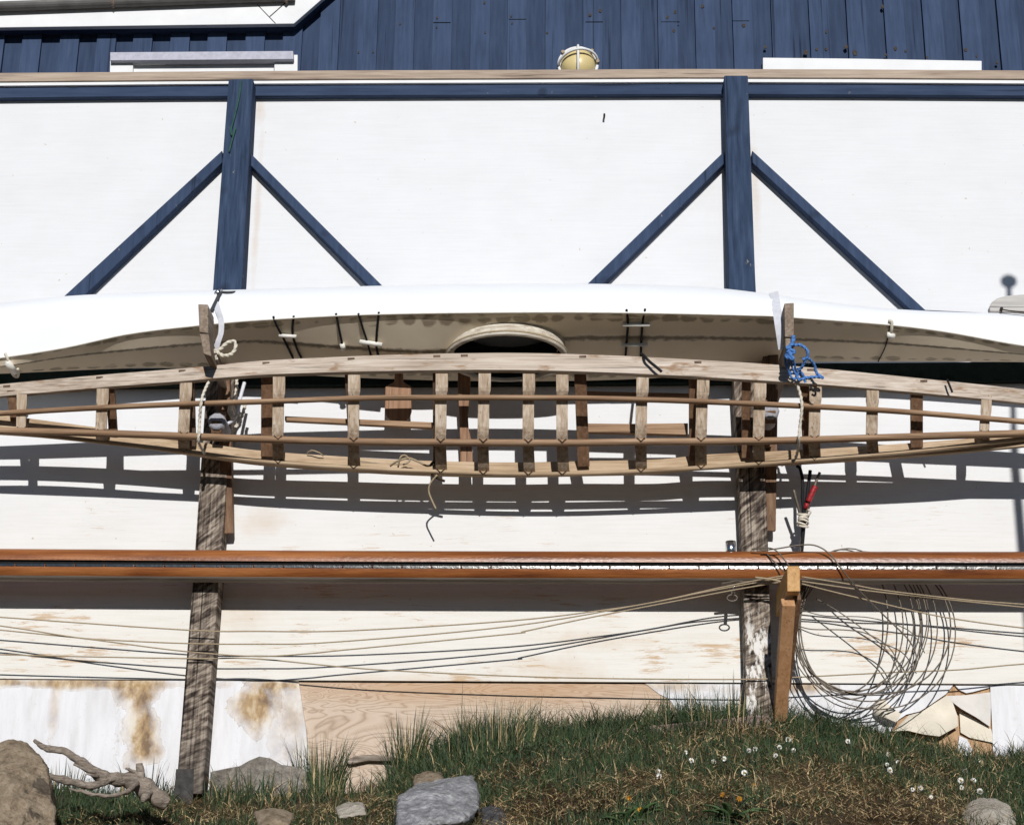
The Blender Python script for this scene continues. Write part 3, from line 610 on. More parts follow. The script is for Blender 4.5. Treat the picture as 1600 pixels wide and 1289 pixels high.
frame = thing('kayak_frame', P(800, 690, NM), 'bare wooden skeleton of a kayak with ribs and stringers, tied below the white kayak', 'kayak frame')
def gunwale(ft, fb, nt, nb_, th, mat):
    m = MB(); rg = []
    for x in LX:
        a, c = P(x, ft(x), nn(x, nt)), P(x, fb(x), nn(x, nb_)); d = (c-a).normalized(); q = Vector((1, 0, 0)).cross(d).normalized()
        if q.y < 0: q = -q
        rg.append([a, c, c+q*th, a+q*th])
    m.loft(rg); return m.build('gunwale', mat, frame, bevel=.003)
g1 = gunwale(G1t, G1b, .485, .515, .024, M['grey'])
g2 = gunwale(G2t, lambda x: G2t(x)+20, .15, .18, .022, M['pine'])
for px in (10, 155, 284, 415, 548, 682, 725, 910, 1090, 1266, 1443):
    a = G1t(px)+ (4.5 if px < 700 else 4.2); pts = [(px-5, a-1.8), (px+6, a-2.2), (px+6, a+1.6), (px-5, a+2)]
    MB().prism(pts, nn(px, .4905)+.002, nn(px, .475)).build('mortise_peg', M['darkwood'], g1)
def stringer(f, n0, r, mat, fl=.75): return MB().tube([P(x, f(x), nn(x, n0)) for x in LX], r, 10, flat=fl).build('stringer', mat, frame, smooth=True)
stringer(C1, .475, .0165, M['string']); k_ = MB().tube([P(x, KL(x), nn(x, .415)) for x in LX], .0205, 10, flat=.8).build('keel_stringer', M['string'], frame, smooth=True)
stringer(C2, .265, .0145, M['pine'])
RIBS = [35, 160, 289, 436, 554, 690, 756.5, 827, 880, 1003, 1097, 1187, 1274, 1364, 1540]
for px in RIBS:
    rw = .026 if px not in (35, 1540) else .022
    key = [P(px, G1b(px)-6, nn(px, .490)), P(px, C1(px)-16, nn(px, .480)), P(px-1, C1(px)+2, nn(px, .452)), P(px-1.5, KL(px)-25, nn(px, .425)), P(px-2, KL(px)-3, nn(px, .385)), P(px-1, (KL(px)+C2(px))/2, nn(px, .325)), P(px, C2(px)-1, nn(px, .242)), P(px, G2t(px)+10, nn(px, .185))]
    path = smooth_path(key, 4); rg = []; hx = Vector((rw, 0, 0)); tilt = random.uniform(-.012, .012)
    for i, p in enumerate(path):
        t = (path[min(i+1, len(path)-1)]-path[max(0, i-1)]).normalized(); q = Vector((1, 0, 0)).cross(t).normalized()*.005
        o_ = Vector((tilt*(i/len(path)-.5), 0, 0)); ww = hx*(1.08 if i < 6 else 1.0)
        rg.append([p-ww+q+o_, p+ww+q+o_, p+ww-q+o_, p-ww-q+o_])
    rb = MB().loft(rg).build('rib', M['rib'], frame, bevel=.0015)
    for f, n0, up in ((KL, .440, 6.2), (C2, .283, 4.6)):
        if px in (35, 1540) and f is C2: continue
        y = f(px)
        MB().tube([P(px-8, y-up-.5, nn(px, n0)), P(px-1.5, y-up+5, nn(px, n0)), P(px+5, y-up-.5, nn(px, n0))], .0022, 5).build('lashing', M['lash'], rb)
for px in (18, 172, 297, 418, 545, 683, 906, 1086, 1166, 1256, 1432):
    w_ = .034 if px != 906 else .032
    a, c = P(px, G1b(px)-8, nn(px, .475)), P(px+random.uniform(-3, 8), G2t(px)+8, nn(px, .19))
    MB().bar(a, c, .055 if px in (418, 906, 1086, 1432) else .04, .02, Vector((0, 1, .3))).build('deck_beam', M['darkwood'] if px % 2 else M['redwood'], frame, bevel=.002)
# short fore-and-aft slats inside
for pl, n in (([(445, 650), (683, 660), (683, 669), (445, 657)], .22), ([(917, 661.5), (985, 662), (1075, 661), (1075, 679), (917, 675)], .24), ([(917, 611), (1080, 614.5), (1080, 621), (917, 618)], .30)):
    MB().prism(pl, n, n-.03).build('floor_slat', M['string'], frame, bevel=.002)
def cordw(pts, r, name, mat, par=None, k=5): return MB().tube(smooth_path([P(*p) for p in pts], k), r, 6).build(name, M[mat], par, smooth=True)
cordw([(683, 742, .27), (672, 756, .25), (670, 768, .235), (675, 782, .225), (681, 795, .22)], .0045, 'loose_cord', 'rope', frame)
cordw([(610, 728, .21), (618, 722, .24), (628, 718, .25), (640, 716, .24), (655, 722, .24), (668, 728, .25), (680, 724, .24)], .005, 'loose_cord', 'rope', frame)
cordw([(622, 730, .23), (626, 714, .26), (634, 712, .25), (640, 720, .24), (630, 726, .25)], .0045, 'loose_cord', 'rope', frame)
cordw([(480, 708, .2), (487, 704, .22), (498, 707, .22), (505, 712, .2)], .0035, 'loose_cord', 'rope', frame)
cordw([(672, 728, .26), (678, 722, .27), (682, 735, .27), (675, 742, .26), (695, 752, .24)], .006, 'loose_cord', 'lash', frame)

# ropes that tie the frame: left loop, right loop
def rope(pts, r, mat, label, name='rope', group=None, cat='rope'):
    tw = r >= .0055 and mat in ('palerope',)
    return tag(MB().tube(smooth_path([P(*p) for p in pts], 30 if tw else 6), r, 12 if tw else 6, twist=260 if tw else 0).build(name, M[mat], smooth=True), label, cat, group)
rope([(326, 597, .47), (318, 615, .50), (314, 632, .51), (312, 655, .47), (311, 677, .46), (310, 690, .44), (316, 703, .35), (322, 713, .29)], .006, 'palerope', 'pale thin rope hanging round the left end of the frame beside the post')
rope([(1245, 600, .51), (1250, 615, .50), (1253, 635, .495), (1250, 665, .46), (1248, 686, .445), (1246, 705, .35), (1241, 722, .29), (1236, 728, .27)], .006, 'palerope', 'pale thin rope tied down the right end of the frame below the blue rope')
# rags / frayed plastic behind the frame at the left post
for i, pts in enumerate(([(382, 598, .2), (376, 620, .22), (372, 640, .22), (366, 655, .2), (342, 670, .2)], [(370, 592, .2), (368, 618, .2), (358, 640, .22), (364, 652, .22), (376, 645, .2)], [(384, 630, .16), (378, 650, .18), (368, 668, .18)])):
    rope(pts, .007+.002*(i == 0), 'strap' if i == 0 else 'palerope', ['frayed grey strap end trailing behind the frame beside the left post', 'short pale cord bunched behind the frame at the left post', 'short pale cord end hanging behind the frame, rightmost at the left post'][i])
# straps over the kayak
def hpt(px, py, off=.012):
    t, a, hb = TP(px), E1(px), HB(px); k = [(t, .12), (t+(a-t)*.24, .72), (t+(a-t)*.62, .97), (a, 1.0)]
    return (px, py, NC+hb*float(np.interp(py, [q[0] for q in k], [q[1] for q in k]))+off)
def ribbon(pts, wd, mat, label):
    path = smooth_path([P(*p) for p in pts], 6); rg = []
    for i, p in enumerate(path):
        t = (path[min(i+1, len(path)-1)]-path[max(0, i-1)]).normalized(); a = Vector((.9, -.45, 0)); a = (a-t*a.dot(t)).normalized()*wd/2; q = a.cross(t).normalized()*.002
        rg.append([p-a-q, p+a-q, p+a+q, p-a+q])
    return tag(MB().loft(rg).build('strap', M[mat], smooth=False, bevel=.001), label, 'strap')
rope([hpt(340, 460), hpt(346, 457), hpt(356, 457, .02), hpt(366, 456.5, .0), (374, 456, .2)], .006, 'darkstrap', 'dark knotted cord looped from the left post over the kayak hull')
ribbon([hpt(344, 458), hpt(339, 468), hpt(334, 478), hpt(330, 486)], .022, 'darkstrap', 'dark strap end wound over the kayak behind the left stop block')
s1 = ribbon([hpt(337, 474), hpt(341, 486), hpt(345, 498), (346, 510, .47), (345, 522, .47), (341, 534, .46), (337, 547, .44)], .030, 'strap', 'white webbing strap hanging over the kayak at the left arm')
MB().tube([P(*hpt(345, 455)), P(*hpt(338, 459))], .013, 8).build('buckle', M['steel'], s1, smooth=True)
ribbon([hpt(1209, 457, .02), hpt(1211, 468), hpt(1213, 480), hpt(1215, 491), (1217, 505, .53), (1220, 525, .53), (1223, 546, .51)], .042, 'strap', 'white webbing strap hanging over the kayak at the right arm')
rope([(335, 552, .5), (345, 545, .5), (355, 536, .5), (366, 534, .48), (368, 543, .48), (362, 553, .48), (350, 556, .5), (342, 552, .5), (336, 548, .5), (338, 562, .48)], .0075, 'palerope', 'looped white cord knotted under the left end of the kayak')
# blue rope at the right arm
bl = thing('blue_rope', P(1235, 545, .56), 'bright blue twisted rope knotted and hanging off the right kayak arm', 'rope')
def brp(pts, r=.0055, name='rope_loop'): return MB().tube(smooth_path([P(*p) for p in pts], 30), r*1.1, 12, twist=300).build(name, M['bluerope'], bl, smooth=True)
brp([(1240, 525, .63), (1238, 537, .63), (1231, 545, .63), (1240, 550, .62), (1228, 556, .62), (1238, 560, .62), (1230, 548, .63)], .008, 'knot')
brp([(1240, 540, .62), (1250, 539, .62), (1260, 546, .62), (1262, 555, .61), (1255, 570, .58), (1247, 582, .55), (1248, 593, .54), (1262, 590, .54), (1277, 589, .54), (1285, 590, .54), (1276, 583, .54), (1272, 570, .56), (1262, 560, .6), (1254, 562, .6)])
brp([(1233, 556, .62), (1231, 570, .58), (1234, 585, .55), (1240, 592, .54), (1244, 588, .54), (1238, 575, .57), (1236, 560, .6)], .0042)
brp([(1228, 552, .62), (1227, 568, .58), (1236, 583, .55), (1243, 580, .54), (1239, 560, .6)], .0042)
brp([(1246, 575, .56), (1256, 588, .54), (1258, 598, .53)], .005)
rope([(1267, 600, .52), (1268, 609, .52), (1274, 612, .53), (1273, 618, .52), (1268, 616, .52)], .005, 'black', 'small black cord loop hanging from the frame gunwale near the blue rope')
cordw([(1002, 553, .30), (1006, 556, .50), (1016, 566, .53), (1026, 574, .545), (1034, 581, .545)], .007, 'cord_tail', 'black', kay)
cordw([(1480, 593, .47), (1484, 603, .48), (1488, 613, .48)], .005, 'cord_tail', 'black', frame)

# paddles hanging behind the frame
tag(MB().prism([(618, 560), (629, 560), (630, 596), (642, 604), (643, 642), (640, 652), (632, 659), (622, 662), (612, 659), (604, 651), (601, 642), (602, 604), (616, 596)], .14, .122).build('wooden_paddle', M['paddle'], bevel=.004), 'brown paddle with broad rounded blade hanging behind the frame', 'paddle')
tag(MB().prism([(716, 560), (734, 560), (735, 600), (733, 628), (731, 648), (732, 668), (737, 690), (739, 726), (719, 726), (719, 690), (718, 668), (717, 640), (715, 600)], .15, .125).build('wooden_paddle', M['paddle'], bevel=.004), 'narrow waisted paddle handle hanging upright behind the middle of the frame', 'paddle')

# silvered rounded plank end lying on the kayak's right end
pl = tag(MB().prism([(1546, 480), (1550, 472), (1558, 466), (1572, 462), (1600, 460), (1760, 456), (1760, 489), (1547, 487)], .33, .29).build('plank', M['silver'], bevel=.004), 'silver grey round-ended plank lying at the right edge on the white kayak', 'plank')
ck = MB().tube(smooth_path([P(1565, 488, .335), P(1565, 484, .345), P(1580, 486, .35), P(1610, 489, .35)], 4), .003, 5).build('cord', M['lash'], pl)
MB().tube([P(1565, 482, .33), P(1565, 482, .345)], .008, 8).build('screw', M['steel'], pl)

# ------------------------------------------------------------------ long varnished spar with sail track
spar = thing('wooden_spar', P(800, 890, .205), 'long red brown varnished spar with metal track lying across both posts', 'spar')
SP = curve([(-300, 883.5), (0, 885.5), (400, 888), (800, 889.5), (1200, 890), (1600, 890.5), (1900, 890)])
prof = []
HR, DR = .0735, .058
for q in range(28):
    a = 2*math.pi*q/28; c_, s_ = math.cos(a), math.sin(a)
    yy = math.copysign(abs(c_)**.75, c_)*DR; zz_ = math.copysign(abs(s_)**.85, s_)*HR
    prof.append((-yy, zz_))
NSP = .190
rg = []
prof2 = []
for (yy, zz_) in prof:
    if yy < -.03 and abs(zz_) < .016: continue
    prof2.append((yy, zz_))
# groove along the front
start = [i for i, p in enumerate(prof2) if p[0] < 0 and p[1] > 0]
def ringat(c):
    top = [p for p in prof if p[0] < -.0 and p[1] > .012]; top = sorted(top, key=lambda p: p[1])
    out = [(-.044, .0100), (-.0572, .0104)] + sorted([p for p in prof if p[1] > .0145 and p[0] < 0], key=lambda p: p[1]) + sorted([p for p in prof if p[0] >= 0], key=lambda p: -p[1]) + sorted([p for p in prof if p[1] < -.0145 and p[0] < 0], key=lambda p: p[1]) + [(-.0572, -.0104), (-.044, -.0100)]
    return [c+Vector((0, y_, z_)) for y_, z_ in out]
for x in range(-300, 1901, 40): rg.append(ringat(P(x, SP(x)-3, NSP)))
_sx = [P(x, SP(x)-3, NSP) for x in range(-300, 1901, 40)]
ZS = lambda X_: float(np.interp(X_, [p.x for p in _sx], [p.z for p in _sx]))
sb = MB().loft(rg); sbo = sb.build('body', [M['varnish'], M['sparunder']], spar, smooth=True)
sbo.data.materials.append(M['groove'])
for p in sbo.data.polygons:
    c_ = p.center; lz = c_.z-ZS(c_.x)
    if abs(lz) < .0136 and c_.y < -NSP and p.area < .0051*0+1 and abs(p.center.y+NSP) < .058 and abs(p.normal.z) > .5 or abs(lz) < .0096 and c_.y < -NSP: p.material_index = 2
    elif p.normal.z < -.66: p.material_index = 1
md = sbo.modifiers.new('es', 'EDGE_SPLIT'); md.split_angle = R(55)
x = -300.0; tk = MB()
while x < 1900:
    a, c = P(x+1.4, SP(x)-3, NSP+.0535), P(x+45, SP(x+45)-3, NSP+.0535)
    tk.bar(a+Vector((0, -.0015, 0)), c+Vector((0, -.0015, 0)), .008, .0118); MB().tube([P(x+.2, SP(x)-3, NSP+.046), P(x+.2, SP(x)-3, NSP+.0605)], .0042, 6).build('track_screw', M['groove'], spar); x += 46.4
tk.build('sail_track', M['track'], spar)
fit = MB().tube([P(1141.5, 846, .20), P(1142.5, 870, .20)], [.024, .024], 14).build('pin', M['steel'], spar, smooth=True)
MB().tube([P(1147, 906, .21), P(1145.5, 929, .21)], .008, 8).build('shackle_pin', M['steel'], fit, smooth=True)
MB().tube([P(1144+8*math.cos(a), 934+5*math.sin(a), .21) for a in [2*math.pi*q/16 for q in range(16)]], .0035, 6, True).build('ring', M['wire'], fit, smooth=True)
MB().tube([P(1128, 912, .21), P(1150, 908, .22), P(1190, 911, .22)], .006, 6).build('lashing', M['wire'], spar)

# ------------------------------------------------------------------ thin lines strung along the wall
def line(pts, label, r=.0032): return rope([(x, y, n) for x, y, n in pts], r, 'rope', label, 'line', 'thin lines strung along the wall', 'line')
line([(-250, 946, .17), (0, 964, .17), (290, 984, .18), (400, 986, .18), (550, 985, .18), (800, 969.5, .19), (950, 952, .19), (1025, 940, .195), (1120, 919, .21), (1180, 907, .24), (1226, 899, .27)], 'highest thin tan line strung left of the yellow bracket')
line([(-250, 960, .17), (0, 984, .17), (100, 994, .17), (160, 999, .17), (290, 1005, .18), (400, 1006, .18), (520, 1003, .18), (800, 978, .19), (1012, 942.5, .195), (1100, 925, .21), (1226, 902, .27)], 'second highest thin tan line, crossing another line near the left edge')
line([(-250, 946, .175), (0, 977.5, .175), (100, 993, .175), (160, 1001, .18), (290, 1017.5, .18), (400, 1025, .18), (480, 1021, .18), (540, 1015, .18), (800, 990, .19), (820, 986, .19), (925, 964, .19), (1050, 940, .20), (1150, 921, .22), (1226, 908, .26)], 'thin kinked tan line dipping to the left post then rising to the bracket')
line([(-250, 1013, .15), (0, 1022.5, .15), (290, 1028.5, .155), (400, 1029, .15), (575, 1045, .14), (800, 1056, .13), (975, 1060, .13), (1157, 1061, .14), (1240, 1058, .14), (1400, 1050, .14), (1500, 1046, .14), (1600, 1037, .14), (1850, 1020, .14)], 'lowest thin tan line sagging along the joint of the lower panels')
line([(1253, 901, .26), (1330, 913, .24), (1380, 922, .22), (1500, 936, .2), (1600, 944, .2), (1850, 962, .2)], 'highest thin tan line leading right from the yellow bracket')
line([(1253, 908, .26), (1350, 922, .23), (1440, 932, .2), (1600, 948.5, .2), (1850, 970, .2)], 'thin tan line leading right from the bracket, just under the highest')
line([(1253, 912, .26), (1300, 924, .22), (1350, 936, .2), (1440, 957, .16), (1500, 968, .16), (1600, 981, .16), (1850, 1008, .16)], 'thin tan line leading right from the bracket, lowest and drooping across the wire coil')
line([(1180, 902, .275), (1210, 906, .28), (1228, 912, .29)], 'short thin line end lashed to the spar just left of the bracket', .005)

# coil of wire hung behind the spar
coil = thing('wire_coil', P(1380, 980, .12), 'loose coil of thin rusty wire hanging from the spar right of the yellow bracket', 'wire coil')
def loop(cx, cy, rx, ry, ph=0, n0=.055, n1=.185, r=.0028, rot=0.0):
    pts = []
    for q in range(48):
        a = 2*math.pi*q/48+ph; x = cx+rx*math.cos(a)*math.cos(rot)-ry*math.sin(a)*math.sin(rot)+1.2*math.sin(3*a+ph*7); y = cy+rx*math.cos(a)*math.sin(rot)+ry*math.sin(a)*math.cos(rot)
        t = min(1, max(0, (y-870)/215)); n = n0+(n1-n0)*t + .01*math.sin(2*a+ph*3)
        if 868 < y < 935: n = min(n, .115)
        pts.append(P(x, y, n))
    MB().tube(pts, r, 5, True).build('wire_turn', M['wire'], coil, smooth=True)
for i in (0, 2, 4, 6, 7, 8, 9, 11, 13, 14):
    right = (1388, 1402, 1410, 1421, 1426, 1431, 1437, 1441, 1446, 1452, 1458, 1466, 1478, 1487, 1495)[i]; left = 1241+random.uniform(-9, 10); bot = 1076+random.uniform(0, 24)+(8 if i > 6 else 0); top = 856+random.uniform(0, 12)
    if i < 3: bot -= 6
    loop((left+right)/2, (top+bot)/2, (right-left)/2, (bot-top)/2, random.uniform(0, 6.28), .05, .165+random.uniform(0, .025), random.choice((.0028, .0032, .0036)), random.uniform(-.05, .42))
cw = lambda pts, r=.0034: MB().tube(smooth_path([P(*p) for p in pts], 7), r, 6).build('wire_end', M['wire'], coil, smooth=True)
cw([(1190, 860, .27), (1215, 857, .28), (1250, 851.5, .28), (1275, 852.5, .27), (1297, 866, .27), (1318, 893, .27), (1345, 925, .24), (1385, 965, .19), (1420, 1000, .17), (1432, 1030, .17), (1420, 1065, .17)])
cw([(1175, 858, .26), (1201, 856, .28), (1215, 862, .28), (1226, 875, .29), (1233, 884, .3)])
cw([(1198, 865, .25), (1212, 880, .27), (1224, 893, .28)])
cw([(1248, 978, .14), (1270, 983, .15), (1320, 984, .15), (1355, 990, .15), (1390, 1012, .15), (1410, 1050, .15)], .0028)
cw([(1275, 935, .12), (1305, 952, .14), (1345, 980, .15), (1385, 1015, .15), (1405, 1050, .15)], .0028)
cw([(1250, 952, .12), (1290, 962, .14), (1360, 965, .15), (1420, 985, .15), (1445, 1020, .15)], .0024)

# bundle of cable ends with red tape
cb = thing('cable_bundle', P(1253, 860, .14), 'upright bundle of cut cable ends tied with pale cord, one wrapped in red tape', 'cables')
def cbw(pts, r, mat, name='cable'): return MB().tube(smooth_path([P(*p) for p in pts], 5), r, 6).build(name, M[mat], cb, smooth=True)
cbw([(1251, 868, .10), (1253, 840, .13), (1254, 815, .15), (1248, 795, .17), (1240, 765, .19)], .0075, 'wire')
cbw([(1252, 868, .11), (1254, 835, .14), (1256, 805, .16), (1254, 780, .17), (1254, 752, .18), (1250, 732, .18), (1244, 728, .18)], .008, 'black')
cbw([(1250, 868, .12), (1254, 830, .14), (1259, 805, .16), (1264, 783, .175), (1270, 768, .18), (1276, 750, .185), (1281, 738, .19)], .007, 'wire')
cbw([(1252, 868, .12), (1255, 835, .14), (1257, 808, .16), (1261, 775, .17), (1266, 735, .175)], .009, 'black')
cbw([(1263, 784, .179), (1268, 772, .186), (1274, 760, .19)], .014, 'red', 'red_tape'); cbw([(1258, 795, .17), (1261, 786, .178)], .011, 'red', 'red_tape')
kn = MB()
for i in range(7):
    c = P(1254+random.uniform(-2, 2), 803+i*3.2, .155); kn.tube([c+Vector((.02*math.cos(a), .02*math.sin(a), .008*math.sin(a+i))) for a in [2*math.pi*q/12 for q in range(12)]], .0055, 5, True)
kn.build('binding_cord', M['palerope'], cb, smooth=True)
cbw([(1262, 806, .16), (1267, 800, .17), (1262, 796, .17)], .004, 'palerope', 'binding_cord')
# green string on the left post
rope([(376, 127, .128), (374, 150, .132), (366, 185, .135), (361, 203, .135), (363, 212, .135), (368, 200, .135), (362, 222, .135), (358, 238, .132)], .0045, 'green', 'thin dark green string hanging down the top of the left blue post', 'string', None, 'string')

# ------------------------------------------------------------------ pole out of frame whose shadow falls at the right edge
pn = 3.0; sh = P(1576, 440, 0); off = SUN*(pn/-SUN.y); off = Vector((SUN.x, 0, SUN.z))*(pn/(-SUN.y))
topc = Vector((sh.x+off.x, -pn, sh.z+off.z)); s2 = P(1594, 820, 0); 
pole = thing('mooring_pole', Vector((topc.x+.02, -pn, gz(topc.x, pn))), 'slim wooden pole with a mushroom cap standing off the right edge', 'pole')
mp = MB(); lx = s2.x-sh.x; mp.tube([topc+Vector((lx*1.2, 0, -4.6)), topc+Vector((lx, 0, -.95)), topc+Vector((lx*.8, 0, -.75)), topc], [.024, .022, .014, .013], 10); mp.build('shaft', M['grey'], pole, smooth=True)
MB().tube([topc+Vector((0, 0, -.03)), topc+Vector((0, 0, -.015)), topc+Vector((0, 0, .012)), topc+Vector((0, 0, .028))], [.018, .038, .040, .022], 14).build('cap', M['grey'], pole, smooth=True)

# ------------------------------------------------------------------ rocks, driftwood, planks
def rock(pts, mat, label, disp=.012, name='rock', sub=4, group=None, fr=6):
    bm = bmesh.new()
    for p in pts: bm.verts.new(P(*p))
    bmesh.ops.convex_hull(bm, input=bm.verts); 
    bmesh.ops.delete(bm, geom=[v for v in bm.verts if not v.link_faces], context='VERTS')
    bmesh.ops.triangulate(bm, faces=bm.faces)
    for _ in range(sub): bmesh.ops.subdivide_edges(bm, edges=bm.edges, cuts=1, use_grid_fill=True)
    for _ in range(2): bmesh.ops.smooth_vert(bm, verts=bm.verts, factor=.35, use_axis_x=True, use_axis_y=True, use_axis_z=True)
    bm.normal_update()
    for v in bm.verts:
        q = v.co*fr; v.co += v.normal*(disp*(noise.noise(q)+.7*(1-2*abs(noise.noise(q*2.1)))*.6+.45*noise.noise(q*5.1)+.3*noise.noise(q*11)))
    me = bpy.data.meshes.new(name); bm.to_mesh(me); bm.free(); me.materials.append(mat); me.polygons.foreach_set('use_smooth', [True]*len(me.polygons))
    o = bpy.data.objects.new(name, me); COL.objects.link(o); return tag(o, label, 'rock', group)
rock([(623, 1244, 1.28), (660, 1233, 1.25), (700, 1224, 1.2), (733, 1214, 1.1), (743, 1222, 1.15), (747, 1262, 1.35), (722, 1284, 1.5), (690, 1278, 1.5), (655, 1288, 1.5), (620, 1294, 1.5), (619, 1270, 1.42), (650, 1225, .95), (738, 1212, .9), (750, 1290, .9), (620, 1300, .9), (730, 1300, 1.3)], M['greystone'], 'large angular grey streaked rock in the grass at the bottom, left of centre', .010, sub=4, fr=9)
rock([(-60, 1185, .8), (-10, 1170, .85), (14, 1160, .8), (38, 1163, .8), (58, 1178, .85), (68, 1196, .9), (80, 1232, 1.05), (88, 1290, 1.2), (-80, 1300, 1.3), (0, 1290, 1.35), (20, 1225, 1.15), (-70, 1230, .9), (20, 1165, .6), (65, 1195, .5), (80, 1300, .5), (-60, 1300, .5)], M['tanstone'], 'tall tan boulder at the left edge beside the driftwood', .02, sub=4, fr=4)
rock([(1503, 1270, 1.2), (1516, 1255, 1.1), (1535, 1248, 1.05), (1556, 1247, 1.05), (1576, 1258, 1.1), (1586, 1276, 1.25), (1583, 1300, 1.4), (1505, 1300, 1.4), (1545, 1270, 1.35), (1540, 1250, .8), (1510, 1300, .8), (1590, 1300, .8)], M['palestone'], 'pale rounded rock in the grass at the lower right corner', .012, fr=7)
rock([(1303, 1232, 1.0), (1310, 1226, .95), (1325, 1225, .95), (1332, 1238, 1.0), (1328, 1250, 1.1), (1305, 1248, 1.1), (1318, 1240, 1.12), (1318, 1250, .85)], M['darkstone'], 'small dark stone half buried in grass right of the yellow bracket', .006, sub=3, fr=12)
rock([(397, 1270, 1.2), (412, 1262, 1.15), (440, 1262, 1.15), (460, 1270, 1.2), (455, 1290, 1.4), (400, 1295, 1.4), (425, 1276, 1.38), (430, 1276, 1.0)], M['tanstone'], 'brown stone in the grass well left of the large grey rock', .008, sub=3, fr=10)
rock([(752, 1262, 1.3), (770, 1258, 1.25), (790, 1266, 1.3), (795, 1295, 1.4), (750, 1298, 1.4), (772, 1275, 1.42), (770, 1290, 1.1)], M['darkstone'], 'dark stone touching the right side of the large grey rock', .008, sub=3, fr=10)
rock([(645, 1212, .75), (665, 1204, .7), (690, 1206, .7), (700, 1222, .8), (690, 1236, .95), (645, 1235, .95), (670, 1225, .97), (670, 1225, .6)], M['tanstone'], 'small tan stone in the grass just behind the large grey rock', .008, sub=3, fr=10)
rock([(524, 1262, 1.15), (545, 1252, 1.1), (566, 1254, 1.1), (572, 1272, 1.25), (530, 1278, 1.25), (548, 1265, 1.2), (550, 1268, 1.0)], M['palestone'], 'small pale stone among dry straw left of the large grey rock', .008, sub=3, fr=10)
def plank(poly, nf, nb, mat, label):
    return tag(MB().prism(poly, nf, nb).build('plank', mat, bevel=.006), label, 'plank')
plank([(860, 1160), (960, 1139), (1080, 1127), (1190, 1117), (1205, 1120), (1206, 1172), (1100, 1172), (980, 1178), (860, 1188)], .16, .03, M['timber'], 'grey weathered timber half buried along the wall left of the right post')
plank([(329, 1205), (352, 1200), (374, 1196), (390, 1187), (405, 1181), (422, 1184), (440, 1194), (462, 1197), (479, 1203), (484, 1262), (326, 1268)], .035, .008, M['mudstone'], 'broken muddy grey board leaning on the stained panel right of the left post')
plank([(540, 1187), (556, 1180), (585, 1178), (614, 1182), (612, 1189), (575, 1188), (545, 1194)], .016, -.012, M['drift'], 'short weathered slat lying against the bare plywood above the stones')
dw = MB()
def branch(pts, rs):
    path = smooth_path([P(*p) for p in pts], 12); k = len(path); rr = [.8*np.interp(i/(k-1)*(len(rs)-1), range(len(rs)), rs)*(1+.35*noise.noise(path[i]*22)) for i in range(k)]
    path = [p+Vector((0, 0, .006*noise.noise(p*15))) for p in path]; dw.tube(path, [float(q) for q in rr], 14)
branch([(55, 1157, .75), (70, 1168, .78), (98, 1173, .80), (122, 1186, .80), (140, 1200, .80), (160, 1212, .78), (180, 1216, .75), (205, 1220, .72), (228, 1232, .70), (262, 1256, .68)], [.010, .018, .020, .021, .026, .034, .038, .046, .052, .035])
branch([(-60, 1206, .95), (0, 1209, .92), (58, 1208, .9), (85, 1213, .88), (115, 1223, .86), (145, 1227, .82), (165, 1220, .79), (178, 1215, .77)], [.012, .014, .017, .019, .018, .018, .02, .024])
branch([(108, 1231, .95), (140, 1240, .92), (175, 1243, .90), (200, 1236, .85), (214, 1222, .76)], [.006, .010, .011, .012, .014])
branch([(222, 1225, .72), (220, 1207, .72), (218, 1192, .72)], [.022, .020, .017]); branch([(223, 1218, .72), (208, 1205, .74), (198, 1200, .76)], [.014, .011, .007])
branch([(165, 1212, .78), (140, 1204, .83), (116, 1192, .85)], [.014, .010, .006]); branch([(155, 1213, .80), (137, 1207, .84)], [.01, .005]); branch([(235, 1235, .70), (225, 1248, .78), (222, 1252, .8)], [.03, .018, .008])
dw.v = [tuple(Vector(v)+noise.noise_vector(Vector(v)*38)*.0045+noise.noise_vector(Vector(v)*90)*.002) for v in dw.v]
o = dw.build('driftwood', M['drift'], smooth=True); tag(o, 'grey forked driftwood branch lying on the grass beside the tan boulder', 'driftwood')

